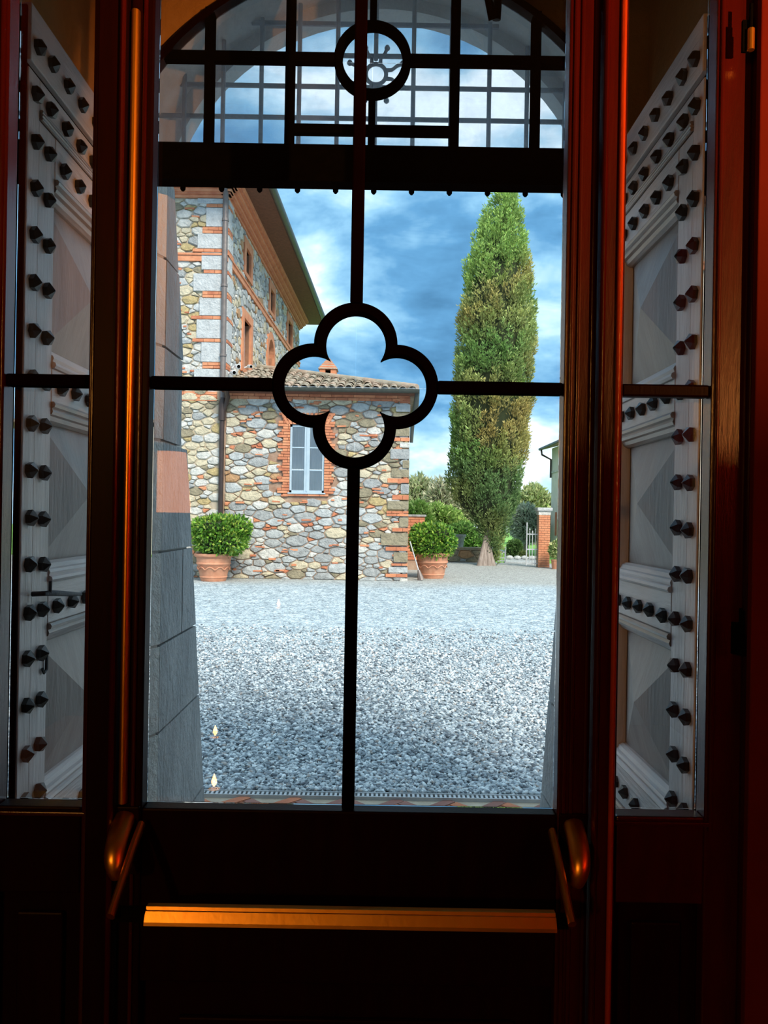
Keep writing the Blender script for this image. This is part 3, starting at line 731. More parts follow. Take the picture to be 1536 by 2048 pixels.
# quoins at the right corner (from the photograph)
for (y0, y1, x0, kind) in ((150, 180, 1375, 'b'), (182, 225, 1355, 'quoin'), (228, 298, 1340, 'tan'), (302, 354, 1345, 'tan'), (357, 380, 1325, 'b'), (383, 414, 1375, 'pale'), (417, 474, 1325, 'grey'),
                            (478, 522, 1390, 'tan'), (525, 570, 1330, 'tan'), (573, 600, 1310, 'b'), (603, 658, 1380, 'grey'), (661, 689, 1335, 'b'), (692, 741, 1310, 'tan'), (745, 776, 1305, 'b'),
                            (779, 832, 1372, 'tan'), (835, 857, 1335, 'b'), (861, 931, 1275, 'tan'), (935, 959, 1300, 'b'), (963, 1019, 1342, 'tan'), (1022, 1038, 1330, 'b'), (1041, 1074, 1315, 'blue'), (1077, 1098, 1300, 'b'), (1101, 1138, 1375, 'pale')):
    a, z1 = fa(280+x0/2.648, 740+y0/2.648); b, z0 = fa(817, 740+y1/2.648); b = ann_x1
    if kind == 'b': bricks_run(annex_w, front, a, b+.01, z0, z1, .26, .085, .07, R5)
    else:
        c = .02; poly = [(a+c, z0+.006), (b, z0+.006), (b+.01, z0+c), (b+.01, z1-c), (b, z1-.006), (a+c, z1-.006), (a+.004, z1-c), (a+.004, z0+c)]
        MB().prism(poly, front, -.02, .075, .985).build('stone', ST[kind], annex_w)
# window
wn = MB(); wn.box(wx0, wx1, YW+.02, YW+.06, wz0, wz1); 
box('window_recess', blackm, annex, wx0-.01, wx1+.01, YW-.004, YW-.001, wz0-.01, wz1+.01)  # black sheet stands in for the unlit room behind the curtain
wf_ = MB(); yw = YW-.03
def wb(x0, x1, z0, z1, y=0): wf_.box(x0, x1, yw+y, YW-.004, z0, z1)
W2 = wx1-wx0; xm = (wx0+wx1)/2
wb(wx0, wx0+.05, wz0, wz1); wb(wx1-.05, wx1, wz0, wz1); wb(wx0, wx1, wz0, wz0+.055); wb(wx0, wx1, wz1-.05, wz1); wb(xm-.065, xm+.065, wz0, wz1, -.012)
awin = wf_.build('window', paint, annex, label='pale blue-grey casement frame')
wfr = C.objects[-1] if False else None
for j in range(1, 3):
    z = wz0 + (wz1-wz0)*(j/3)
    for (a, b) in ((wx0+.05, xm-.065), (xm+.065, wx1-.05)): MB().box(a, b, yw+.004, yw+.02, z-.013, z+.013).build('glazing_bar', paint, awin)
MB().box(xm-.012, xm+.012, yw-.026, yw-.012, wz0+.03, wz1-.03).build('cover_strip', paint, awin)
for j in range(3):
    z0 = wz0+.05+(wz1-wz0-.1)*j/3; z1 = z0+(wz1-wz0-.1)/3
    for (a, b) in ((wx0+.05, xm-.065), (xm+.065, wx1-.05)):
        MB().box(a, b, yw+.020, yw+.0215, z0+.01, z1-.01).build('pane', glass, awin)
cu_ = MB(); n = 24
for (a, b) in ((wx0+.05, xm-.065), (xm+.065, wx1-.05)):
    cu_.rings([[(a+(b-a)*i/n, YW-.0050-.0025*(1+math.sin(i*1.9)), z) for i in range(n+1)] for z in (wz0+.05, wz1-.05)], closed=False, caps=False)
cu_.build('curtain', curtain, awin)
MB().box(wx0-.04, wx1+.04, YW-.075, YW-.03, wz0-.03, wz0).build('window_sill', paint, annex)
# annex roof: hipped at the right, pantiles
ez = z_eave + .05; ey = YW-.45; ex = X_(833, YW-.45, 780); pitch = .285
ridge_t = 4.6
rf = MB(); rf.cm = 0
a = (mx+.0, ey, ez+.03); b = (ex, ey, ez+.03); c = (ex-ridge_t, ey+ridge_t, ez+.03+pitch*ridge_t); d = (mx, ey+ridge_t, ez+.03+pitch*ridge_t); e2 = (ex, ey+2*ridge_t, ez+.03); f2 = (mx, ey+2*ridge_t, ez+.03)
rf.v = [a, b, c, d, e2, f2] + [(p[0], p[1], p[2]-.08) for p in (a, b, c, d, e2, f2)]
for q_ in ((0, 1, 2, 3), (1, 4, 2), (2, 4, 5, 3), (9, 8, 7, 6), (8, 10, 7), (9, 11, 10, 8), (0, 6, 7, 1), (1, 7, 10, 4), (0, 3, 9, 6), (3, 5, 11, 9), (4, 10, 11, 5)): rf.face(list(q_))
annex_r = rf.build('roof', [tilem, tilem2], annex)
tm = MB(); nl = 6                              # one cover tile: half round, tapered, 0.46 long, running up the slope (y)
def half(r, y, z): return [(r*math.cos(math.pi*k/nl), y, z+r*.75*math.sin(math.pi*k/nl)) for k in range(nl+1)]
tm.rings([half(.095, 0, .012), half(.075, .46, 0)], closed=False); 
tm.rings([half(.078, 0, .012)[::-1], half(.060, .46, 0)[::-1]], closed=False)
b_ = len(tm.v); h1, h2 = half(.095, 0, .012), half(.078, 0, .012); tm.rings([h1, h2], closed=False)
tA = tm.build('roof_tile', tilem, annex_r); tB = bpy.data.objects.new('roof_tile', tA.data.copy()); C.objects.link(tB); tB.data.materials.clear(); tB.data.materials.append(tilem2); setp(tB, annex_r)
tl_ = []; ang = math.atan(pitch)
for r in range(12):
    y = ey-.04 + r*.385*math.cos(ang); z = ez+.035+(y-ey)*pitch
    x = mx+.1
    while x < ex-(y-ey)-.02:
        tl_.append((x, y, z)); x += .215
tl_.sort(key=lambda p: p[1]); used = {0: False, 1: False}
rest = tl_[298:]; restm = MB()
for p in tl_[:298]:
    s = 1 if random.random() < .35 else 0; src = (tA, tB)[s]; loc = (p[0]+random.uniform(-.012, .012), p[1]+random.uniform(-.03, .03), p[2]+random.uniform(0, .012))
    rot = (ang+random.uniform(-.03, .03), 0, random.uniform(-.05, .05))
    if not used[s]: src.location = loc; src.rotation_euler = rot; used[s] = True
    else: inst(src, annex_r, loc, rot)
for p in rest:
    M = Matrix.Translation(p) @ Matrix.Rotation(ang, 4, 'X'); b_ = len(restm.v)
    restm.rings([[tuple(M @ Vector(q_)) for q_ in half(.095, 0, .012)], [tuple(M @ Vector(q_)) for q_ in half(.075, .46, 0)]], closed=False)
if restm.v: restm.build('upper_roof_tiles', tilem, annex_r, kind='stuff')
# hip tiles
for k in range(15):
    t0 = k*.32; MB().tube([(ex-t0, ey+t0, ez+.07+pitch*t0), (ex-t0-.33, ey+t0+.33, ez+.09+pitch*(t0+.33))], [.10, .085], 8).build('hip_tile', tilem if k % 3 else tilem2, annex_r, smooth=True)
# gutter
gt = MB(); nn = 8
rings = [[(x, ey-.06+.075*math.cos(math.pi+math.pi*k/nn), ez+.02+.085*math.sin(math.pi+math.pi*k/nn)) for k in range(nn+1)] + [(x, ey-.06+.067*math.cos(2*math.pi-math.pi*k/nn), ez+.02+.077*math.sin(2*math.pi-math.pi*k/nn)) for k in range(nn+1)] for x in (mx+.15, ex+.07)]
gt.rings(rings); gt.build('gutter', gutter_m, annex, smooth=True)
MB().box(mx+.02, ex, ey+.02, YW, ez-.06, ez-.02).build('eave_board', soffit, annex)
for k in range(4):
    MB().box(ex-.02-.0, ex+.04, ey-.1+k*1.5, ey+1.39+k*1.5, ez-.05, ez+.03).build('side_gutter', gutter_m, annex)
sx, sz = X_(823, YW-.2, 884), Z_(884, YW-.2, 823)
MB().tube([(ex+.02, ey+.05, ez-.03), (ex+.0, ey+.12, ez-.35), (ann_x1+.07, YW-.06, sz+.5), (ann_x1+.05, YW-.02, sz)], [.06, .065, .055, .04], 10).build('downpipe', gutter_m, annex, smooth=True)
# chimney
chx, chy = X_(657, 23.6, 745), 23.6; ch = thing('chimney', 'small brick chimney with pointed tiled cap on the annex roof', 'chimney', (chx, chy, 5.0))
cz1 = Z_(741, chy, 657); cz0 = cz1-.75; hw_ = 16.5/F*chy
for (a, b) in ((-hw_, -hw_+.17), (hw_-.17, hw_)):
    MB().box(chx+a, chx+b, chy-hw_, chy+hw_, cz0, cz1).build('side_wall', brick2, ch)
MB().box(chx-hw_+.17, chx+hw_-.17, chy-hw_+.02, chy+hw_-.02, cz0, cz1-.19).build('lower_wall', brick2, ch)
MB().box(chx-hw_+.17, chx+hw_-.17, chy-.02, chy+hw_-.05, cz1-.19, cz1).build('flue', blackm, ch)
ct = Z_(716, chy, 657)
for k in range(9):
    f0, f1 = k/9, (k+1)/9; r0 = (hw_+.04)*(1-f0*.97); r1 = (hw_+.04)*(1-f0*.97)-.012
    MB().prism([(-r0, -r0), (r0, -r0), (r0, r0), (-r0, r0)], lambda u, v, d: (chx+u, chy+v, d), cz1+(ct-cz1)*f0, cz1+(ct-cz1)*f1, r1/r0).build('cap_course', (tilem2, brick)[k % 2], ch)

# -------- main house
house = thing('stone_house', 'tall rubble stone house with brick bands, behind the low annex', 'building', (-5.5, 21, 0))
tdir = Vector((.024, 1, 0)).normalized(); ndir = Vector((1, -.024, 0)).normalized()
side = lambda u, v, d: (mx + tdir.x*u + ndir.x*d, YW + tdir.y*u + ndir.y*d, v)
def sd(px, py):
    x, y = un(px, py); k = x/F; t_ = (mx-k*YW)/(k-.024); return t_*math.sqrt(1+.024**2), EYE-y/F*(YW+t_)
ZC = Z_(398, YW, 450)       # underside of cornice
TL = sd(597, 700)[0]; ZTOP = ZC+.75
house_w = MB().box(-9, mx, YW, YW+.4, -.1, ZC+.3).build('wall', mortar, house)
def zpx(zx, zy): return 280+zx/3.2, 360+zy/3.2
SW = []
for zx0, zx1, zyt, zyb, arched, glazed in ((668, 700, 430, 590, 0, 0), (826, 851, 690, 835, 0, 0), (940, 966, 890, 1045, 0, 0), (655, 700, 880, 1205, 0, 1), (813, 848, 1000, 1215, 1, 1)):
    u0_, z1_ = sd(*zpx(zx0, zyt)); z0_ = sd(*zpx(zx0, zyb))[1]; u1_ = sd(*zpx(zx1, zyt))[0]
    SW.append((u0_, u1_, z0_, z1_, arched, glazed))
wsd = MB(); us = sorted({.0, TL} | {x for q_ in SW for x in q_[:2]}); vs = sorted({-.1, ZC+.3} | {x for q_ in SW for x in q_[2:4]})
for i in range(len(us)-1):
    for j in range(len(vs)-1):
        um, vm = (us[i]+us[i+1])/2, (vs[j]+vs[j+1])/2
        if not any(q_[0] < um < q_[1] and q_[2] < vm < q_[3] for q_ in SW): wsd.prism([(us[i], vs[j]), (us[i+1], vs[j]), (us[i+1], vs[j+1]), (us[i], vs[j+1])], side, -.30, 0)
house_s = wsd.build('wall', mortar, house)
for (u0, u1, z0, z1, arched, glazed) in SW:
    b = .24; sur = MB()
    if arched:
        uc = (u0+u1)/2; rI = (u1-u0)/2; zsp = z1-rI
        def path(r): return [(uc-r, z0)]+[(uc-r*math.cos(a), zsp+r*math.sin(a)) for a in np.linspace(0, math.pi, 14)]+[(uc+r, z0)]
        I, O = path(rI), path(rI+b); closed = False
    else:
        O = [(u0-b, z0-.12), (u0-b, z1+b), (u1+b, z1+b), (u1+b, z0-.12)]; I = [(u0, z0), (u0, z1), (u1, z1), (u1, z0)]; closed = True
    sur.rings([[side(u, v, 0) for u, v in O], [side(u, v, .07) for u, v in O], [side(u, v, .07) for u, v in I], [side(u, v, -.24) for u, v in I]], closed=closed, caps=False)
    sur.build('brick_surround', brick2, house)
    MB().prism([(u0, z0), (u1, z0), (u1, z1), (u0, z1)], side, -.32, -.27).build('window_opening', blackm, house)  # black sheet stands in for the darkness inside the house
    if glazed:
        f_ = MB(); w_ = u1-u0
        for (a, b2, c, d2) in ((u0, u0+.09, z0, z1-.2*arched), (u1-.09, u1, z0, z1-.2*arched), (u0+w_/2-.07, u0+w_/2+.07, z0, z1), (u0, u1, z0, z0+.08), (u0, u1, z0+(z1-z0)*.33, z0+(z1-z0)*.33+.05), (u0, u1, z0+(z1-z0)*.66, z0+(z1-z0)*.66+.05)):
            f_.prism([(a, c), (b2, c), (b2, d2), (a, d2)], side, -.2, -.12)
        hwin = f_.build('window', paint, house)
        MB().prism([(u0, z0), (u1, z0), (u1, z1-.25*arched), (u0, z1-.25*arched)], side, -.18, -.175).build('pane', glass, hwin)
MB().box(-9, -8.6, YW+.4, YW+TL, 0, ZC+.3).build('wall', mortar, house)
FX0 = -6.3
cells = rubble(FX0, mx-.02, z_eave-.2, ZC-.02, .135, .034, 1.8, 20000, 11); cellsb = rubble(FX0, mx-.02, 0, z_eave-.2, .13, .032, 1.8, 18000, 12)
def pick_house(R, u, v, a):
    x = R.random()
    if a < .012 and x < .22: return brick2
    x = R.random(); tbl = (('pale', .26), ('cream', .58), ('ochre', .70), ('blue', .86), ('grey', .93), ('tan', 1))
    return next(ST[k] for k, p in tbl if x <= p)
cz_band = Z_(516, YW, 400)
wall_stones(cells+cellsb, front, house_w, pick_house, 6, maxn=230, key=lambda c: (-c[0]), skip=lambda u, v, a: u > mx-.16 or abs(v-cz_band) < .09)
cells = rubble(.05, TL-.05, 3.6, ZC-.02, .13, .045, 1.7, 22000, 21)
def pick_side(R, u, v, a):
    x = R.random(); tbl = (('pale', .32), ('grey', .52), ('blue', .72), ('cream', .93), ('rust', 1)); return next(ST[k] for k, p in tbl if x <= p)
wall_stones(cells, side, house_s, pick_side, 8, maxn=0, keepout=[q_[:4] for q_ in SW], skip=lambda u, v, a: abs(v-cz_band) < .09 or any(q_[0]-.12 < u < q_[1]+.12 and q_[2]-.05 < v < q_[3]+.12 for q_ in SW))
# quoins: pale block / brick pairs on both faces
z = z_eave+.15; kq = 0; R9 = random.Random(9)
while z < ZC-.1:
    hq = R9.uniform(.36, .50); wq = R9.uniform(.42, .62) if kq % 2 else R9.uniform(.62, .85)
    z1 = min(z+hq, ZC-.02)
    if not (z < cz_band+.1 and z1 > cz_band-.1) or True:
        MB().prism([(mx-wq, z+.006), (mx+.02, z+.006), (mx+.02, z1-.006), (mx-wq, z1-.006)], front, -.02, .08, .985).build('stone', ST['quoin'], house_w)
        MB().prism([(-.01, z+.006), (wq*.75, z+.006), (wq*.75, z1-.006), (-.01, z1-.006)], side, -.02, .08, .985).build('stone', ST['quoin'], house_s)
    z = z1
    if z < ZC-.2:
        hb_ = .085 if kq % 3 else .16; w2 = R9.uniform(.45, .85)
        bricks_run(house_w, front, mx-w2, mx+.02, z, z+hb_, .27, .08, .08, R9, (brick2, brick)); bricks_run(house_s, side, -.01, w2*.8, z, z+hb_, .27, .08, .08, R9, (brick2, brick))
        z += hb_
    kq += 1
slivers(house_w, front, FX0, mx-.6, z_eave, ZC-.1, 34)
# string course
def course(z, h, proud, u1=None):
    MB().prism([(FX0-.5, z-h/2), (mx+proud, z-h/2), (mx+proud, z+h/2), (FX0-.5, z+h/2)], front, 0, proud).build('string_course', brick2, house)
    MB().prism([(-proud, z-h/2), (TL, z-h/2), (TL, z+h/2), (-proud, z+h/2)], side, 0, proud-.001).build('string_course', brick2, house)
course(cz_band, .19, .075); course(cz_band+.07, .05, .10)
bz = Z_(793, YW, 410); bricks_run(house_w, front, FX0, mx-.14, bz-.12, bz+.12, .27, .08, .05, R9, (brick2, brick))
# cornice in brick steps
z = ZC; pr = .06
for k, (h, pstep) in enumerate(((.07, .06), (.05, .04), (.07, .05), (.05, .05), (.08, .06), (.06, .04), (.09, .05))):
    MB().prism([(-9, z), (mx+pr, z), (mx+pr, z+h-.004), (-9, z+h-.004)], front, -.1, pr).build('cornice_course', (brick2, brick)[k % 2], house)
    MB().prism([(-pr, z), (TL+pr, z), (TL+pr, z+h-.004), (-pr, z+h-.004)], side, -.1, pr-.001).build('cornice_course', (brick2, brick)[k % 2], house)
    z += h; pr += pstep
zs_ = z; ov = .95
# soffit, roof and gutter
MB().prism([(-9, -(YW-ov)), (mx+ov, -(YW-ov)), (mx+ov+TL*.024, -(YW+TL+ov)), (-9, -(YW+TL+ov))], lambda u, v, d: (u, -v, d), zs_, zs_+.06).build('soffit', soffit, house)
rr_ = MB(); hx = (mx+ov+(-9))/2
A_ = [(-9, YW-ov-.02, zs_+.06), (mx+ov+.02, YW-ov-.02, zs_+.06), (mx+ov+.34, YW+TL+ov, zs_+.06), (-9, YW+TL+ov, zs_+.06), (-8.0, YW+3.2, zs_+1.15), (-6.9, YW+TL-2.5, zs_+1.15)]
rr_.v = A_
for q_ in ((0, 1, 4), (1, 2, 5, 4), (2, 3, 5), (3, 0, 4, 5), (3, 2, 1, 0)): rr_.face(list(q_))
rr_.build('roof', tilem2, house)
gs = MB(); gs.tube([(mx+ov+.06, YW-ov-.05, zs_+.05), (mx+ov+.06+TL*.024+.04, YW+TL+ov, zs_+.05)], .10, 10); gs.tube([(-9, YW-ov-.06, zs_+.05), (mx+ov+.1, YW-ov-.06, zs_+.05)], .09, 10)
gs.build('gutter', gutter_m, house, smooth=True)
# rear chimney on the main roof
X, Z = at(585, 565, 30); box('chimney_stack', brick2, house, mx+.2, mx+.6, 29.6, 30.1, zs_+.1, zs_+.9)
# side windows
def zpx(zx, zy): return 280+zx/3.2, 360+zy/3.2
# downpipes
px_ = X_(446.5, YW-.12, 700); zel = Z_(800, YW-.1, 441)
pp_ = MB(); pp_.tube([(px_, YW-.12, zel), (px_, YW-.12, ZC+.35)], .068, 10)
for zz in (z_eave+.9, z_eave+2.6, z_eave+4.2): pp_.tube([(px_, YW-.12, zz-.03), (px_, YW-.12, zz+.03)], .085, 10)
pp_.build('downpipe', pipe_m, house, smooth=True, label='grey rain pipe up to the cornice')
lp = MB(); lp.tube([(px_, YW-.12, .35), (px_, YW-.12, zel)], .06, 10)
lp.tube([(px_, YW-.12, zel-.5), (px_, YW-.12, zel-.1), (px_+.02, YW-.12, zel+.05)], [.09, .085, .08], 10)
lp.tube([(px_, YW-.12, zel-.35), (px_+.10, YW-.16, zel-.1), (px_+.17, YW-.3, zel+.05), (px_+.17, ey-.06, ez-.02)], .055, 8)
lp.build('lower_downpipe', pipe_b, house, smooth=True, label='dark brown lower rain pipe with elbow joint')
# security cameras on the side wall
for i, (px, py) in enumerate(((470, 733), (495, 733), (461, 745))):
    X, Z = at(px, py, YW-.1+i*.9*(i == 1)); Yc = YW-.1+i*.9*(i == 1)
    X = max(X, mx+.12); c_ = thing('security_camera', ['white bullet camera nearest the grey rain pipe', 'small white camera right of the first, on the house wall', 'lowest white camera beside the grey rain pipe'][i], 'camera', (X, Yc, Z), group=None)
    MB().tube([(X-.02, Yc+.25, Z+.05), (X+.10, Yc-.05, Z-.01)], .055 if i != 1 else .045, 12).build('body', white, c_, smooth=True)
    MB().tube([(X+.101, Yc-.052, Z-.010), (X+.104, Yc-.062, Z-.012)], .042 if i != 1 else .034, 12).build('lens', blackm, c_)
    MB().tube([(X-.12, Yc+.26, Z+.02), (X-.01, Yc+.23, Z+.045)], .02, 8).build('bracket', white, c_)

# ================================================================== PLANTS
def leaves(centers, normals, L, W, cols, upb=.5, jit=.5, seed=0, quad=True):
    """blades as bent diamonds"""
    r = np.random.default_rng(seed); N = len(centers)
    d = normals + r.normal(0, jit, (N, 3)); d[:, 2] += upb; d /= np.linalg.norm(d, axis=1, keepdims=True)
    rnd = r.normal(0, 1, (N, 3)); s = np.cross(d, rnd); s /= np.linalg.norm(s, axis=1, keepdims=True)+1e-9
    Ls = (L*r.uniform(.6, 1.3, N))[:, None]; Ws = (W*r.uniform(.7, 1.2, N))[:, None]
    up = np.cross(s, d)
    p0 = centers; p1 = centers+d*Ls*.5+s*Ws*.5+up*Ls*.08; p2 = centers+d*Ls; p3 = centers+d*Ls*.5-s*Ws*.5+up*Ls*.08
    V = np.stack([p0, p1, p2, p3], 1).reshape(-1, 3); Fc = (np.array([[0, 1, 2, 3]])[None]+4*np.arange(N)[:, None, None]).reshape(-1, 4)
    return V, Fc, np.repeat(cols, 4, 0)
def jitcol(pal, idx, r, k=.22): return np.array(pal)[idx]*r.uniform(1-k, 1+k, (len(idx), 1))

# cypress
CY = 26.0; cyp = thing('cypress_tree', 'tall dark green and bronze cypress rising beyond the yard', 'tree', (X_(985, CY), CY, 0))
prof_px = [(385, 1000, 1022), (410, 985, 1036), (450, 965, 1044), (500, 946, 1051), (550, 932, 1060), (600, 924, 1067), (650, 919, 1072), (700, 912, 1070), (750, 909, 1068), (800, 905, 1069), (850, 903, 1060), (900, 899, 1056), (950, 898, 1049), (985, 893, 1042), (1010, 908, 1033), (1035, 938, 1024), (1060, 958, 1016), (1090, 968, 1008), (1110, 974, 1000), (1124, 982, 990)]
pz = np.array([Z_(y, CY, 985) for y, a, b in prof_px])[::-1]; pc = np.array([(X_(a, CY, y)+X_(b, CY, y))/2 for y, a, b in prof_px])[::-1]; pr_ = np.array([(X_(b, CY, y)-X_(a, CY, y))/2 for y, a, b in prof_px])[::-1]
r = np.random.default_rng(4)
NP = 1500; zz = pz[0]+(pz[-1]-pz[0])*r.random(NP*3); keep = r.random(NP*3) < np.interp(zz, pz, pr_)/pr_.max()+.12; zz = zz[keep][:NP]; NP = len(zz)
th = r.random(NP)*2*math.pi; Rr = np.interp(zz, pz, pr_)*(.93+.05*np.sin(zz*5+th*2)*np.cos(th*3+zz*1.3))
pcx = np.interp(zz, pz, pc); rad = np.maximum(Rr-r.uniform(.0, .16, NP)-.04, .03)
PC = np.stack([pcx+rad*np.cos(th), CY+rad*np.sin(th), zz-.15], 1)
pn = np.stack([np.cos(th), np.sin(th), np.full(NP, .0)], 1)
Ltuft = r.uniform(.35, .75, NP)
# colour: patches by height
h_ = (zz-pz[0])/(pz[-1]-pz[0]); sw = np.sin(zz*1.7+th*1.3)+.6*np.sin(zz*3.9-th*2.1)
olive = np.clip(.55+.5*sw-1.2*np.abs(h_-.47)-.6*(h_ > .72), 0, 1); bronze = np.clip(1.1-7*np.abs(h_-.36-.05*np.cos(th)) + .3*sw, 0, 1)*(np.cos(th) > -.4)
bronze = np.maximum(bronze, np.clip(.9-14*np.abs(h_-.70+.07*np.cos(th+3.1)), 0, 1))
green = np.array((.095, .165, .045)); bright = np.array((.15, .22, .055)); ol = np.array((.20, .22, .075)); br = np.array((.22, .18, .06)); dk = np.array((.075, .125, .045))
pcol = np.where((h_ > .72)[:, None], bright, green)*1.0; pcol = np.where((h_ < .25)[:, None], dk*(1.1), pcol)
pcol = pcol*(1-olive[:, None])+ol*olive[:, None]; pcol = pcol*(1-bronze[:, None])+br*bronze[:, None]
K = 46; ii = np.repeat(np.arange(NP), K); nI = len(ii)
tt = r.random(nI); rr2 = .13*np.sqrt(r.random(nI))*(1.25-.9*tt); aa2 = r.random(nI)*6.283
axis = pn*.22+np.array((0, 0, 1.)); axis /= np.linalg.norm(axis, axis=1, keepdims=True)
cpos = PC[ii]+axis[ii]*(tt*Ltuft[ii])[:, None]+np.stack([rr2*np.cos(aa2), rr2*np.sin(aa2), 0*rr2], 1)
nrm = np.stack([np.cos(aa2), np.sin(aa2), 0*aa2], 1)*.7+pn[ii]*.4
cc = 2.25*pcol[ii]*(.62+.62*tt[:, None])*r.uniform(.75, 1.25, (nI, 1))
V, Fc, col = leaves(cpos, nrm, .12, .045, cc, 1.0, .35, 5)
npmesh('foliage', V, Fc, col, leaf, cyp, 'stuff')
cr_ = MB(); cr_.rings([[(pc[i]+max(pr_[i]-.30, .02)*math.cos(a), CY+max(pr_[i]-.30, .02)*math.sin(a), pz[i]-.1*(i > 3)) for a in np.linspace(0, 2*math.pi, 17)[:-1]] for i in range(1, len(pz))]); cr_.build('inner_branches', core, cyp)  # dark solid stands in for the shadow deep inside the crown
bx_ = X_(972, CY-.2, 1120)
for k, (o1, o2) in enumerate(((-.20, -.02), (-.06, .05), (.09, .12), (.20, .20), (.02, .0))):
    MB().tube([(bx_+o1*1.2, CY-.35+.05*k, -.05), (bx_+o1*.8, CY-.3+.04*k, .35), (bx_+o2*.4, CY-.15, 1.0), (bx_+.06+o2*.3, CY, 2.2)], [.11, .075, .06, .05], 8).build('trunk', bark, cyp, smooth=True)

def blob(par, name, balls, n, L, W, pal, seed, mat=leaf, up=.3, jit=.6, shell=.35, flat=1.0):
    r = np.random.default_rng(seed); b = np.array(balls); wgt = (b[:, 3]*b[:, 5])**1.0; bi = r.choice(len(b), n, p=wgt/wgt.sum())
    u = r.normal(0, 1, (n, 3)); u /= np.linalg.norm(u, axis=1, keepdims=True); q = (1-shell*r.random(n)**1.5)[:, None]
    c = b[bi, :3]+u*b[bi, 3:6]*q; idx = r.integers(0, len(pal), n)
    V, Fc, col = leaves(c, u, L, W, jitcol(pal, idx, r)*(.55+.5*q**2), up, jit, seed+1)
    k = V[:, 2].reshape(-1, 4).min(1) > .01; V = V.reshape(-1, 4, 3)[k].reshape(-1, 3); col = col.reshape(-1, 4, 3)[k].reshape(-1, 3); Fc = Fc[:k.sum()]
    o = npmesh(name, V, Fc, col, mat, par, 'stuff'); mb = MB()
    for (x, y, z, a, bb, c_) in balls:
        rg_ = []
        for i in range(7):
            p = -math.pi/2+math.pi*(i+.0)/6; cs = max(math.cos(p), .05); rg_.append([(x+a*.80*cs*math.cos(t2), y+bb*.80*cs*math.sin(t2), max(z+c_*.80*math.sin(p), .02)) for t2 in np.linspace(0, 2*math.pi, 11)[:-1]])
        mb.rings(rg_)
    mb.build('inner_branches', core, par); return o  # dark solids put shadow behind the outer leaves
def potted(px, py, Y, rb, lab, labp, bw, bh, seed, cz, sh=0):
    X = X_(px, Y, py)
    p = thing('terracotta_pot', labp, 'pot', (X, Y, 0)); rt, rb0 = .43*rb, .30*rb; H = .66*rb
    pm = MB(); pm.lathe([(rb0*.96, 0), (rb0, .02), (rb0*1.05, .08), (rb0*1.09, .085), (rb0*1.10, .11), (rb0*1.07, .12), (rt*.90, H*.60), (rt*.95, H*.62), (rt*.95, H*.66), (rt*.92, H*.68), (rt*.95, H*.86), (rt*1.04, H*.88), (rt*1.08, H*.93), (rt*1.05, H), (rt*.94, H), (rt*.90, H*.86), (.01, H*.86)], (X, Y, 0), 32)
    pm.build('body', terra, p, smooth=True)
    g = MB()
    for k in range(10):
        a0 = k*2*math.pi/10
        pts = [(X+(rt*.84+.02*rb)*math.cos(a0+b*.6)*(1-.0*b), Y+(rt*.84+.02*rb)*math.sin(a0+b*.6), H*(.42+.10*math.sin(math.pi*b))) for b in np.linspace(0, 1, 7)]
        g.tube(pts, .014, 6)
    g.build('garland', terra, p, smooth=True)
    MB().lathe([(rt*.9, 0), (rt*.85, .01), (.01, .015)], (X, Y, H*.87), 16).build('soil', soil, p)
    s = thing('round_shrub', lab, 'shrub', (X, Y, H)); bx = X+sh
    balls = [(bx, Y, cz, bw, bw, bh)]+[(bx+bw*.55*math.cos(a)*random.uniform(.8, 1.1), Y+bw*.55*math.sin(a), cz+bh*random.uniform(-.25, .45), bw*.52, bw*.52, bh*.52) for a in np.linspace(0, 6.28, 8)[:-1]]
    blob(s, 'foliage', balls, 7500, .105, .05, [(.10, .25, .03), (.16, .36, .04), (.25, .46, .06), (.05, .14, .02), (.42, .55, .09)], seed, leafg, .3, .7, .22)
    MB().tube([(bx, Y, H*.8), (bx, Y, cz-.2)], .04, 8).build('stem', bark, s, smooth=True)
YP = 18.05
potted(427, 1155, YP, .98, 'round glossy green shrub in the left terracotta pot', 'left terracotta pot beside the rain pipe', .64, .49, 31, Z_(1073, YP, 440), .15)
YQ = 20.0
potted(864, 1153, YQ, 1.0, 'round dark green shrub in the right terracotta pot', 'right terracotta pot beyond the annex corner', .56, .50, 33, Z_(1086, YQ, 862))

# shrubs and trees behind
def tree(name, px, pyb, pyt, Y, wpx, pal, lab, seed, n=5000, L=.2, W=.09, nb=6, trunk=True, cat='tree', base=0):
    X0 = X_(px, Y, pyb); z0, z1 = Z_(pyb, Y, px), Z_(pyt, Y, px); W0 = wpx/F*Y/2; H = (z1-z0)/2
    t_ = thing(name, lab, cat, (X0, Y, max(base, 0))); R = random.Random(seed)
    balls = [(X0, Y, z0+H, W0*.72, W0*.6, H*.8)]+[(X0+W0*.55*R.uniform(-1, 1), Y+W0*.3*R.uniform(-1, 1), z0+H+H*.55*R.uniform(-1, 1), W0*R.uniform(.32, .5), W0*.4, H*R.uniform(.3, .5)) for _ in range(nb)]
    blob(t_, 'foliage', balls, n, L, W, pal, seed, leaf, .5, .7, .5)
    if trunk: MB().tube([(X0, Y, 0), (X0+.1, Y, z0+H)], [.14, .07], 8).build('trunk', bark, t_, smooth=True)
olivep = [(.42, .46, .25), (.52, .54, .30), (.33, .37, .19), (.6, .58, .36)]
brightp = [(.34, .52, .12), (.44, .62, .17), (.24, .40, .09), (.56, .68, .24)]
darkp = [(.12, .22, .06), (.17, .29, .09), (.08, .16, .05)]
silver = [(.48, .54, .42), (.58, .63, .50), (.36, .42, .32)]
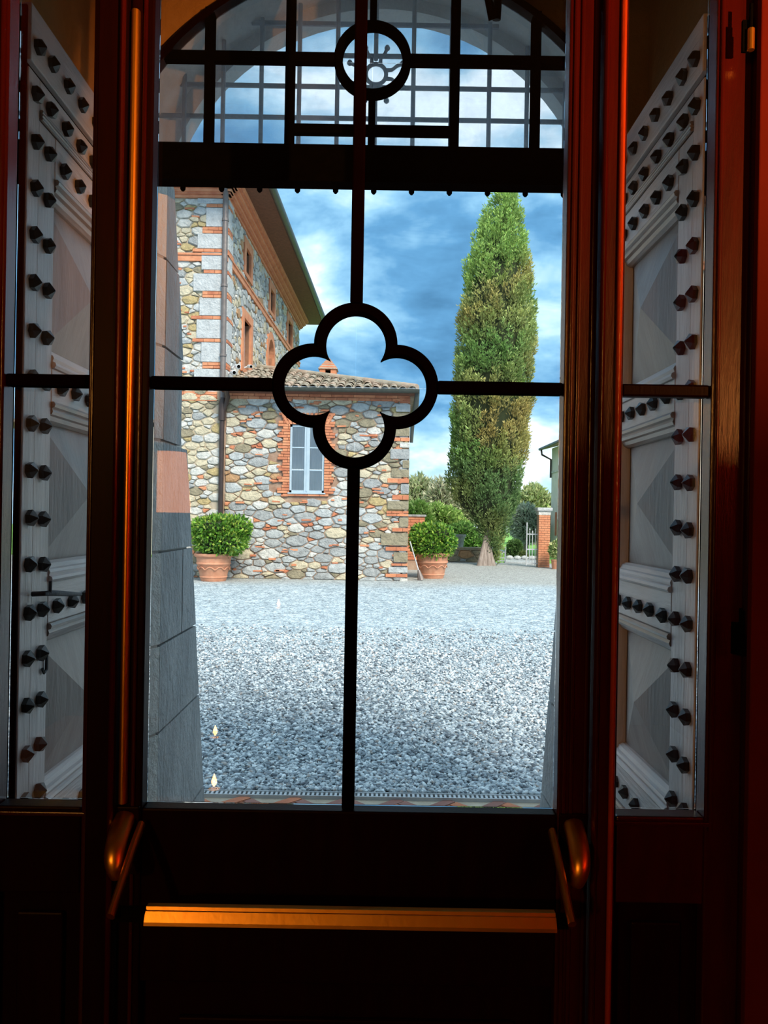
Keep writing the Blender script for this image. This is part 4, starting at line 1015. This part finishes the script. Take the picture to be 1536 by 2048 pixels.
tree('olive_tree', 838, 1085, 938, 44, 95, olivep, 'olive-green tree top beside the annex corner', 41, 6500, .35, .12)
tree('grey_tree', 880, 1085, 945, 41, 85, [(.52, .50, .33), (.64, .62, .44), (.40, .40, .25)], 'pale twiggy tree left of the cypress', 42, 6000, .38, .08)
tree('distant_tree', 922, 1075, 992, 46, 70, olivep, 'olive-green distant tree seen under the left side of the cypress', 52, 4000, .3, .11)
tree('green_bush', 836, 1110, 990, 32, 85, brightp, 'bright green bush behind the right potted shrub', 43, 7000, .2, .08, cat='bush')
tree('green_bush', 893, 1105, 1005, 33, 95, brightp, 'bright green bush between potted shrub and cypress', 44, 7000, .2, .08, cat='bush')
tree('hedge', 925, 1100, 1040, 31, 90, [(.20, .38, .09), (.28, .48, .12), (.14, .28, .07)], 'darker green hedge mass under the cypress left side', 45, 6000, .16, .07, cat='hedge')
tree('pale_tree', 1068, 1080, 968, 47, 110, [(.42, .48, .20), (.50, .54, .26), (.32, .38, .14)], 'yellow-green tree far behind the iron gate', 46, 6000, .35, .14)
tree('silver_olive', 1050, 1095, 1000, 34, 85, silver, 'silvery olive tree behind the right gate leaf', 47, 7500, .22, .06)
tree('silver_olive', 1112, 1095, 1012, 37, 60, silver, 'silvery olive tree behind the brick gate pier', 48, 5000, .22, .06)
tree('clipped_bush', 1030, 1117, 1077, 31, 38, darkp, 'dark clipped round bush beside the path', 49, 4500, .10, .05, nb=3, cat='bush', trunk=False)
tree('low_shrub', 1046, 1119, 1102, 30, 18, [(.16, .22, .07), (.22, .27, .10)], 'low shrub at the foot of the clipped bush', 50, 1200, .1, .04, nb=2, cat='bush', trunk=False)
fsx = X_(1113, 24.6, 1118); tag(MB().lathe([(.14, 0), (.17, .25), (.19, .28), (.18, .30), (.01, .27)], (fsx, 24.6, 0), 14).build('small_pot', terra, None), 'small pot at the foot of the brick gate pier', 'pot')
tree('flowering_shrub', 1113, 1118, 1080, 24.6, 34, [(.26, .38, .12), (.38, .50, .18), (.62, .62, .30)], 'pale flowering shrub right of the brick gate pier', 51, 1800, .12, .05, nb=3, cat='bush', trunk=False)

# lawn, path, low wall
lawn = MB(); lawn.box(-40, 4.4, 28.0, 90, -.05, .35); lawn.box(5.9, 60, 27.61, 90, -.05, .05); struct(lawn.build('lawn', grassm))
pth = MB(); pth.box(4.4, 5.9, 27.61, 60, -.06, .03); struct(pth.build('path', simple('path_gravel', (.36, .38, .38), (.5, .52, .52), 12, .9, bump=.4)))
lw = thing('low_stone_wall', 'low rough stone wall edging the lawn behind the potted shrub', 'wall', (2.6, 27.6, 0))
x0, x1 = X_(818, 27.5, 1110), X_(968, 27.5, 1110)
lwz = Z_(1096, 27.5, 930)
MB().box(x0, x1, 27.5, 27.98, 0, lwz).build('wall_body', mortar, lw); cells = rubble(x0, x1, .02, lwz-.07, .16, .06, 1.6, 1500, 61)
lf = lambda u, v, d: (u, 27.5-d, v)
wall_stones(cells, lf, lw, lambda R, u, v, a: R.choice((ST['tan'], ST['tan'], ST['rust'], ST['grey'])), 7, maxn=60)
MB().box(x0-.03, x1+.03, 27.44, 28.0, lwz-.06, lwz+.02).build('coping', ST['tan'], lw)
bwx0, bwx1 = X_(812, 23, 1080), X_(849, 23, 1080); bw_ = thing('brick_wall', 'short red brick wall behind the annex corner', 'wall', (bwx0, 23, 0)); bwz = Z_(1033, 23, 835)
MB().box(bwx0, bwx1, 23.03, 23.4, 0, bwz).build('wall_body', mortar2, bw_); bricks_run(bw_, lambda u, v, d: (u, 23.02-d, v), bwx0, bwx1, .3, bwz, .26, .085, .02, R5)
MB().box(bwx0-.02, bwx1+.04, 22.96, 23.45, bwz, bwz+.06).build('coping', ST['grey'], bw_)
# urn on the low wall
ux = X_(914, 28.4, 1085); uz = .35; u_ = thing('stone_urn', 'grey stone planter standing on the lawn edge', 'planter', (ux, 28.4, uz))
MB().lathe([(.22, 0), (.24, .05), (.22, .08), (.25, .35), (.30, .52), (.34, .56), (.34, .62), (.28, .62), (.26, .5), (.01, .5)], (ux, 28.4, uz), 16).build('bowl', ST['grey'], u_, smooth=True)
# gate
def gate(px0, px1, Y, lab, top_px):
    X0, X1 = X_(px0, Y, 1100), X_(px1, Y, 1100); zt = Z_(top_px, Y, px1); g_ = thing('gate_leaf', lab, 'gate', (X0, Y, 0)); n = max(4, int((X1-X0)/.11))
    for k in range(n+1):
        x = X0+(X1-X0)*k/n; MB().tube([(x, Y, .05), (x, Y, zt-(.28*math.sin(math.pi*k/n) if k % n else -.08))], .022 if k % n == 0 else .013, 6).build('rod', irong, g_)
        if k % n: MB().lathe([(.004, 0), (.026, .03), (.003, .10)], (x, Y, zt-.28*math.sin(math.pi*k/n)), 6).build('finial', irong, g_)
    for z in (.12, zt*.42, zt*.78): MB().box(X0, X1, Y-.012, Y+.012, z-.018, z+.018).build('rail', irong, g_)
gate(1053, 1076, 25.4, 'open right iron gate leaf beside the brick pier', 1050)
gate(984, 1011, 26.7, 'iron gate leaf at the foot of the cypress', 1098)
# pier
PX0, PX1 = X_(1077, 25.2, 1080), X_(1100, 25.2, 1080); pz1 = Z_(1030, 25.2, 1090); pier = thing('gate_pier', 'red brick gate pier with white stone cap', 'pier', ((PX0+PX1)/2, 25.3, 0))
MB().box(PX0+.01, PX1-.01, 25.21, 25.58, 0, pz1).build('core', mortar2, pier); bricks_run(pier, lambda u, v, d: (u, 25.21-d, v), PX0, PX1, 0.0, pz1, .19, .075, .015, R5, (brick2,))
MB().box(PX0-.01, PX1+.01, 25.19, 25.6, pz1, pz1+.13).build('neck', ST['pale'], pier); MB().box(PX0-.06, PX1+.06, 25.14, 25.65, pz1+.13, pz1+.24).build('cap', ST['quoin'], pier, bevel=.02)
# plaster house at the far right
hY = 28.2; hF = 34.0; hx0 = X_(1103, hF, 950); hz = Z_(897, hF, 1102); fh = thing('rendered_house', 'pale rendered house with projecting eave at the far right', 'building', (hx0+2, hY, 0))
MB().box(hx0, hx0+5, hY, hF, 0, hz).build('wall', simple('house_render', (.62, .57, .47), (.76, .70, .60), 3, .9, bump=.4), fh)
MB().box(hx0-.04, hx0, hY, hF+.03, Z_(945, hF, 1105)-.04, Z_(945, hF, 1105)+.04).build('string_course', ST['pale'], fh)
MB().prism([(hx0-.42, hz-.06), (hx0+2.5, hz+.75), (hx0+5.4, hz-.06), (hx0+5.4, hz+.04), (hx0+2.5, hz+.87), (hx0-.42, hz+.04)], lambda u, v, d: (u, hY+d, v), -.3, hF-hY+.3).build('roof', tilem2, fh)
MB().tube([(hx0-.48, hY-.3, hz-.02), (hx0-.48, hF+.3, hz-.02)], .06, 8).build('gutter', gutter_m, fh, smooth=True)
MB().tube([(hx0-.46, hF+.05, hz-.04), (hx0-.44, hF, hz-.28), (hx0-.06, hF-.1, hz-.5), (hx0-.06, hF-.1, hz-1.3)], .045, 8).build('rain_pipe', pipe_b, fh, smooth=True)
MB().box(hx0-.02, hx0, hF-1.2, hF-.9, .9, 1.9).build('vent_slit', brick, fh)
# stones beside the path, broom near the pot
for k in range(5):
    Yk = 29.3; x = X_(1018+k*15, Yk, 1118); z_ = .05; mb = MB(); mb.lathe([(.02, 0), (.13, .02), (.15, .07), (.09, .13), (.01, .15)], (x, Yk+random.uniform(-.2, .2), z_), 8)
    tag(mb.build('edging_stone', ST['quoin'], None), '%s pale edging stone from the left below the clipped bush' % ('first', 'second', 'third', 'fourth', 'fifth')[k], 'stone', 'edging stones beside the path')
bxa, bza = at(820, 1083, 19.6); bxb, bzb = at(838, 1148, 19.2)
br_ = thing('broom', 'pale stick broom leaning by the annex corner', 'broom', (bxb, 19.2, 0))
MB().tube([(bxa, 19.6, bza), (bxb, 19.2, bzb+.05)], .016, 6).build('handle', irong, br_); MB().tube([(bxb-.01, 19.2, bzb+.10), (bxb+.05, 19.2, .01)], [.03, .09], 8).build('head', pipe_m, br_)

# ================================================================== ROOM LIGHTS (behind the camera, some seen as reflections, some added)
tbl = thing('low_table', 'low dark table with candles inside the room', 'table', (-.75, -1.5, 0))
MB().box(-1.15, -.35, -2.9, -.6, .42, .46).build('top', blackm, tbl)
for (x, y) in ((-1.1, -2.85), (-.4, -2.85), (-1.1, -.65), (-.4, -.65)): MB().box(x-.025, x+.025, y-.025, y+.025, 0, .42).build('leg', mahog_shadow, tbl)
def candle(px, py, Ym, k):
    x, y = un(px, py); X, Z, Y = x/F*Ym, EYE-y/F*Ym, 2*1.2362-Ym
    c_ = thing('candle', ['tall candle at the back of the low table', 'short candle at the middle of the low table', 'short candle at the front of the low table'][k], 'candle', (X, Y, .46))
    MB().lathe([(.025, 0), (.025, max(Z-.46-.03, .01)), (.003, max(Z-.46-.02, .012))], (X, Y, .46), 12).build('wax', wax, c_, smooth=True)
    MB().lathe([(.002, -.02), (.010, -.008), (.011, .0), (.006, .016), (.001, .03)], (X, Y, max(Z, .50)), 8).build('flame', flame, c_, smooth=True)
    l_ = bpy.data.lights.new('candle_light', 'POINT'); l_.energy = .12; l_.color = (1, .42, .1); l_.shadow_soft_size = .004; lo = bpy.data.objects.new('candle_light', l_); C.objects.link(lo); lo.location = (X, Y, max(Z, .5)+.004); setp(lo, c_)
candle(558, 1207, 5.2, 0); candle(432, 1470, 3.75, 1); candle(430, 1577, 3.05, 2)
def lamp(x, y, z, e, col, lab):
    """uplighter: opaque bowl open at the top"""
    s_ = thing('wall_lamp', lab, 'lamp', (x, y, z))
    MB().rings([[(x+r_*math.cos(a), y+r_*math.sin(a), z+h_) for a in np.linspace(0, 2*math.pi, 25)[:-1]] for r_, h_ in ((.004, -.12), (.06, -.09), (.10, .008), (.094, .008), (.055, -.085), (.004, -.11))]).build('bowl', iron, s_)
    MB().lathe([(.01, -.05), (.03, -.03), (.03, .0), (.01, .02)], (x, y, z-.03), 12).build('bulb', emit('lamp_glow', col, 8), s_, smooth=True)
    MB().box(x-.015, x+.015, y-.015, y+.015, .0, z-.11).build('post', iron, s_)
    l_ = bpy.data.lights.new('lamp_light', 'POINT'); l_.energy = e; l_.color = col; l_.shadow_soft_size = .012; lo = bpy.data.objects.new('lamp_light', l_); C.objects.link(lo); lo.location = (x, y, z+.0)
    setp(lo, s_)
lamp(-2.0, -1.3, 1.72, 12, (1, .42, .10), 'warm standing uplighter on the left side of the room')
lamp(1.7, -1.0, 1.72, 380, (1, .36, .08), 'warm standing uplighter on the right side of the room')

# added fill lamp brightening the brass, and an added glowing drum for reflection
gl_ = thing('globe_lamp', 'glowing amber globe lamp hanging at the back of the room', 'lamp', (-1.93, -2.9, 2.4))
MB().tube([(-1.93, -2.9, 2.55), (-1.93, -2.9, 3.75)], .006, 6).build('cord', iron, gl_)
l_ = bpy.data.lights.new('globe_light', 'POINT'); l_.energy = 60; l_.color = (1, .40, .07); l_.shadow_soft_size = .09; lo = bpy.data.objects.new('globe_light', l_); C.objects.link(lo); lo.location = (-1.93, -2.9, 2.4); setp(lo, gl_)  # added light for the brass, placed so a post hides its reflection
MB().lathe([(.02, .19), (.05, .17), (.06, .14)], (-1.93, -2.9, 2.38), 14).build('cap', brass, gl_, smooth=True)
sh_ = thing('shaded_lamp', 'floor lamp with an orange drum shade', 'lamp', (-1.49, -2.8, 0))
MB().rings([[(-1.49+r_*math.cos(a), -2.8+r_*math.sin(a), z_) for a in np.linspace(0, 2*math.pi, 29)[:-1]] for r_, z_ in ((.17, 1.56), (.13, 1.97))], caps=False).build('shade', emit('lit_shade', (1, .36, .14), 1.6), sh_, smooth=True)  # glowing surface added to make an orange patch in the glass
MB().tube([(-1.49, -2.8, .0), (-1.49, -2.8, 1.7)], .012, 8).build('pole', iron, sh_); MB().lathe([(.14, 0), (.14, .02), (.02, .04)], (-1.49, -2.8, 0), 16).build('base', iron, sh_)
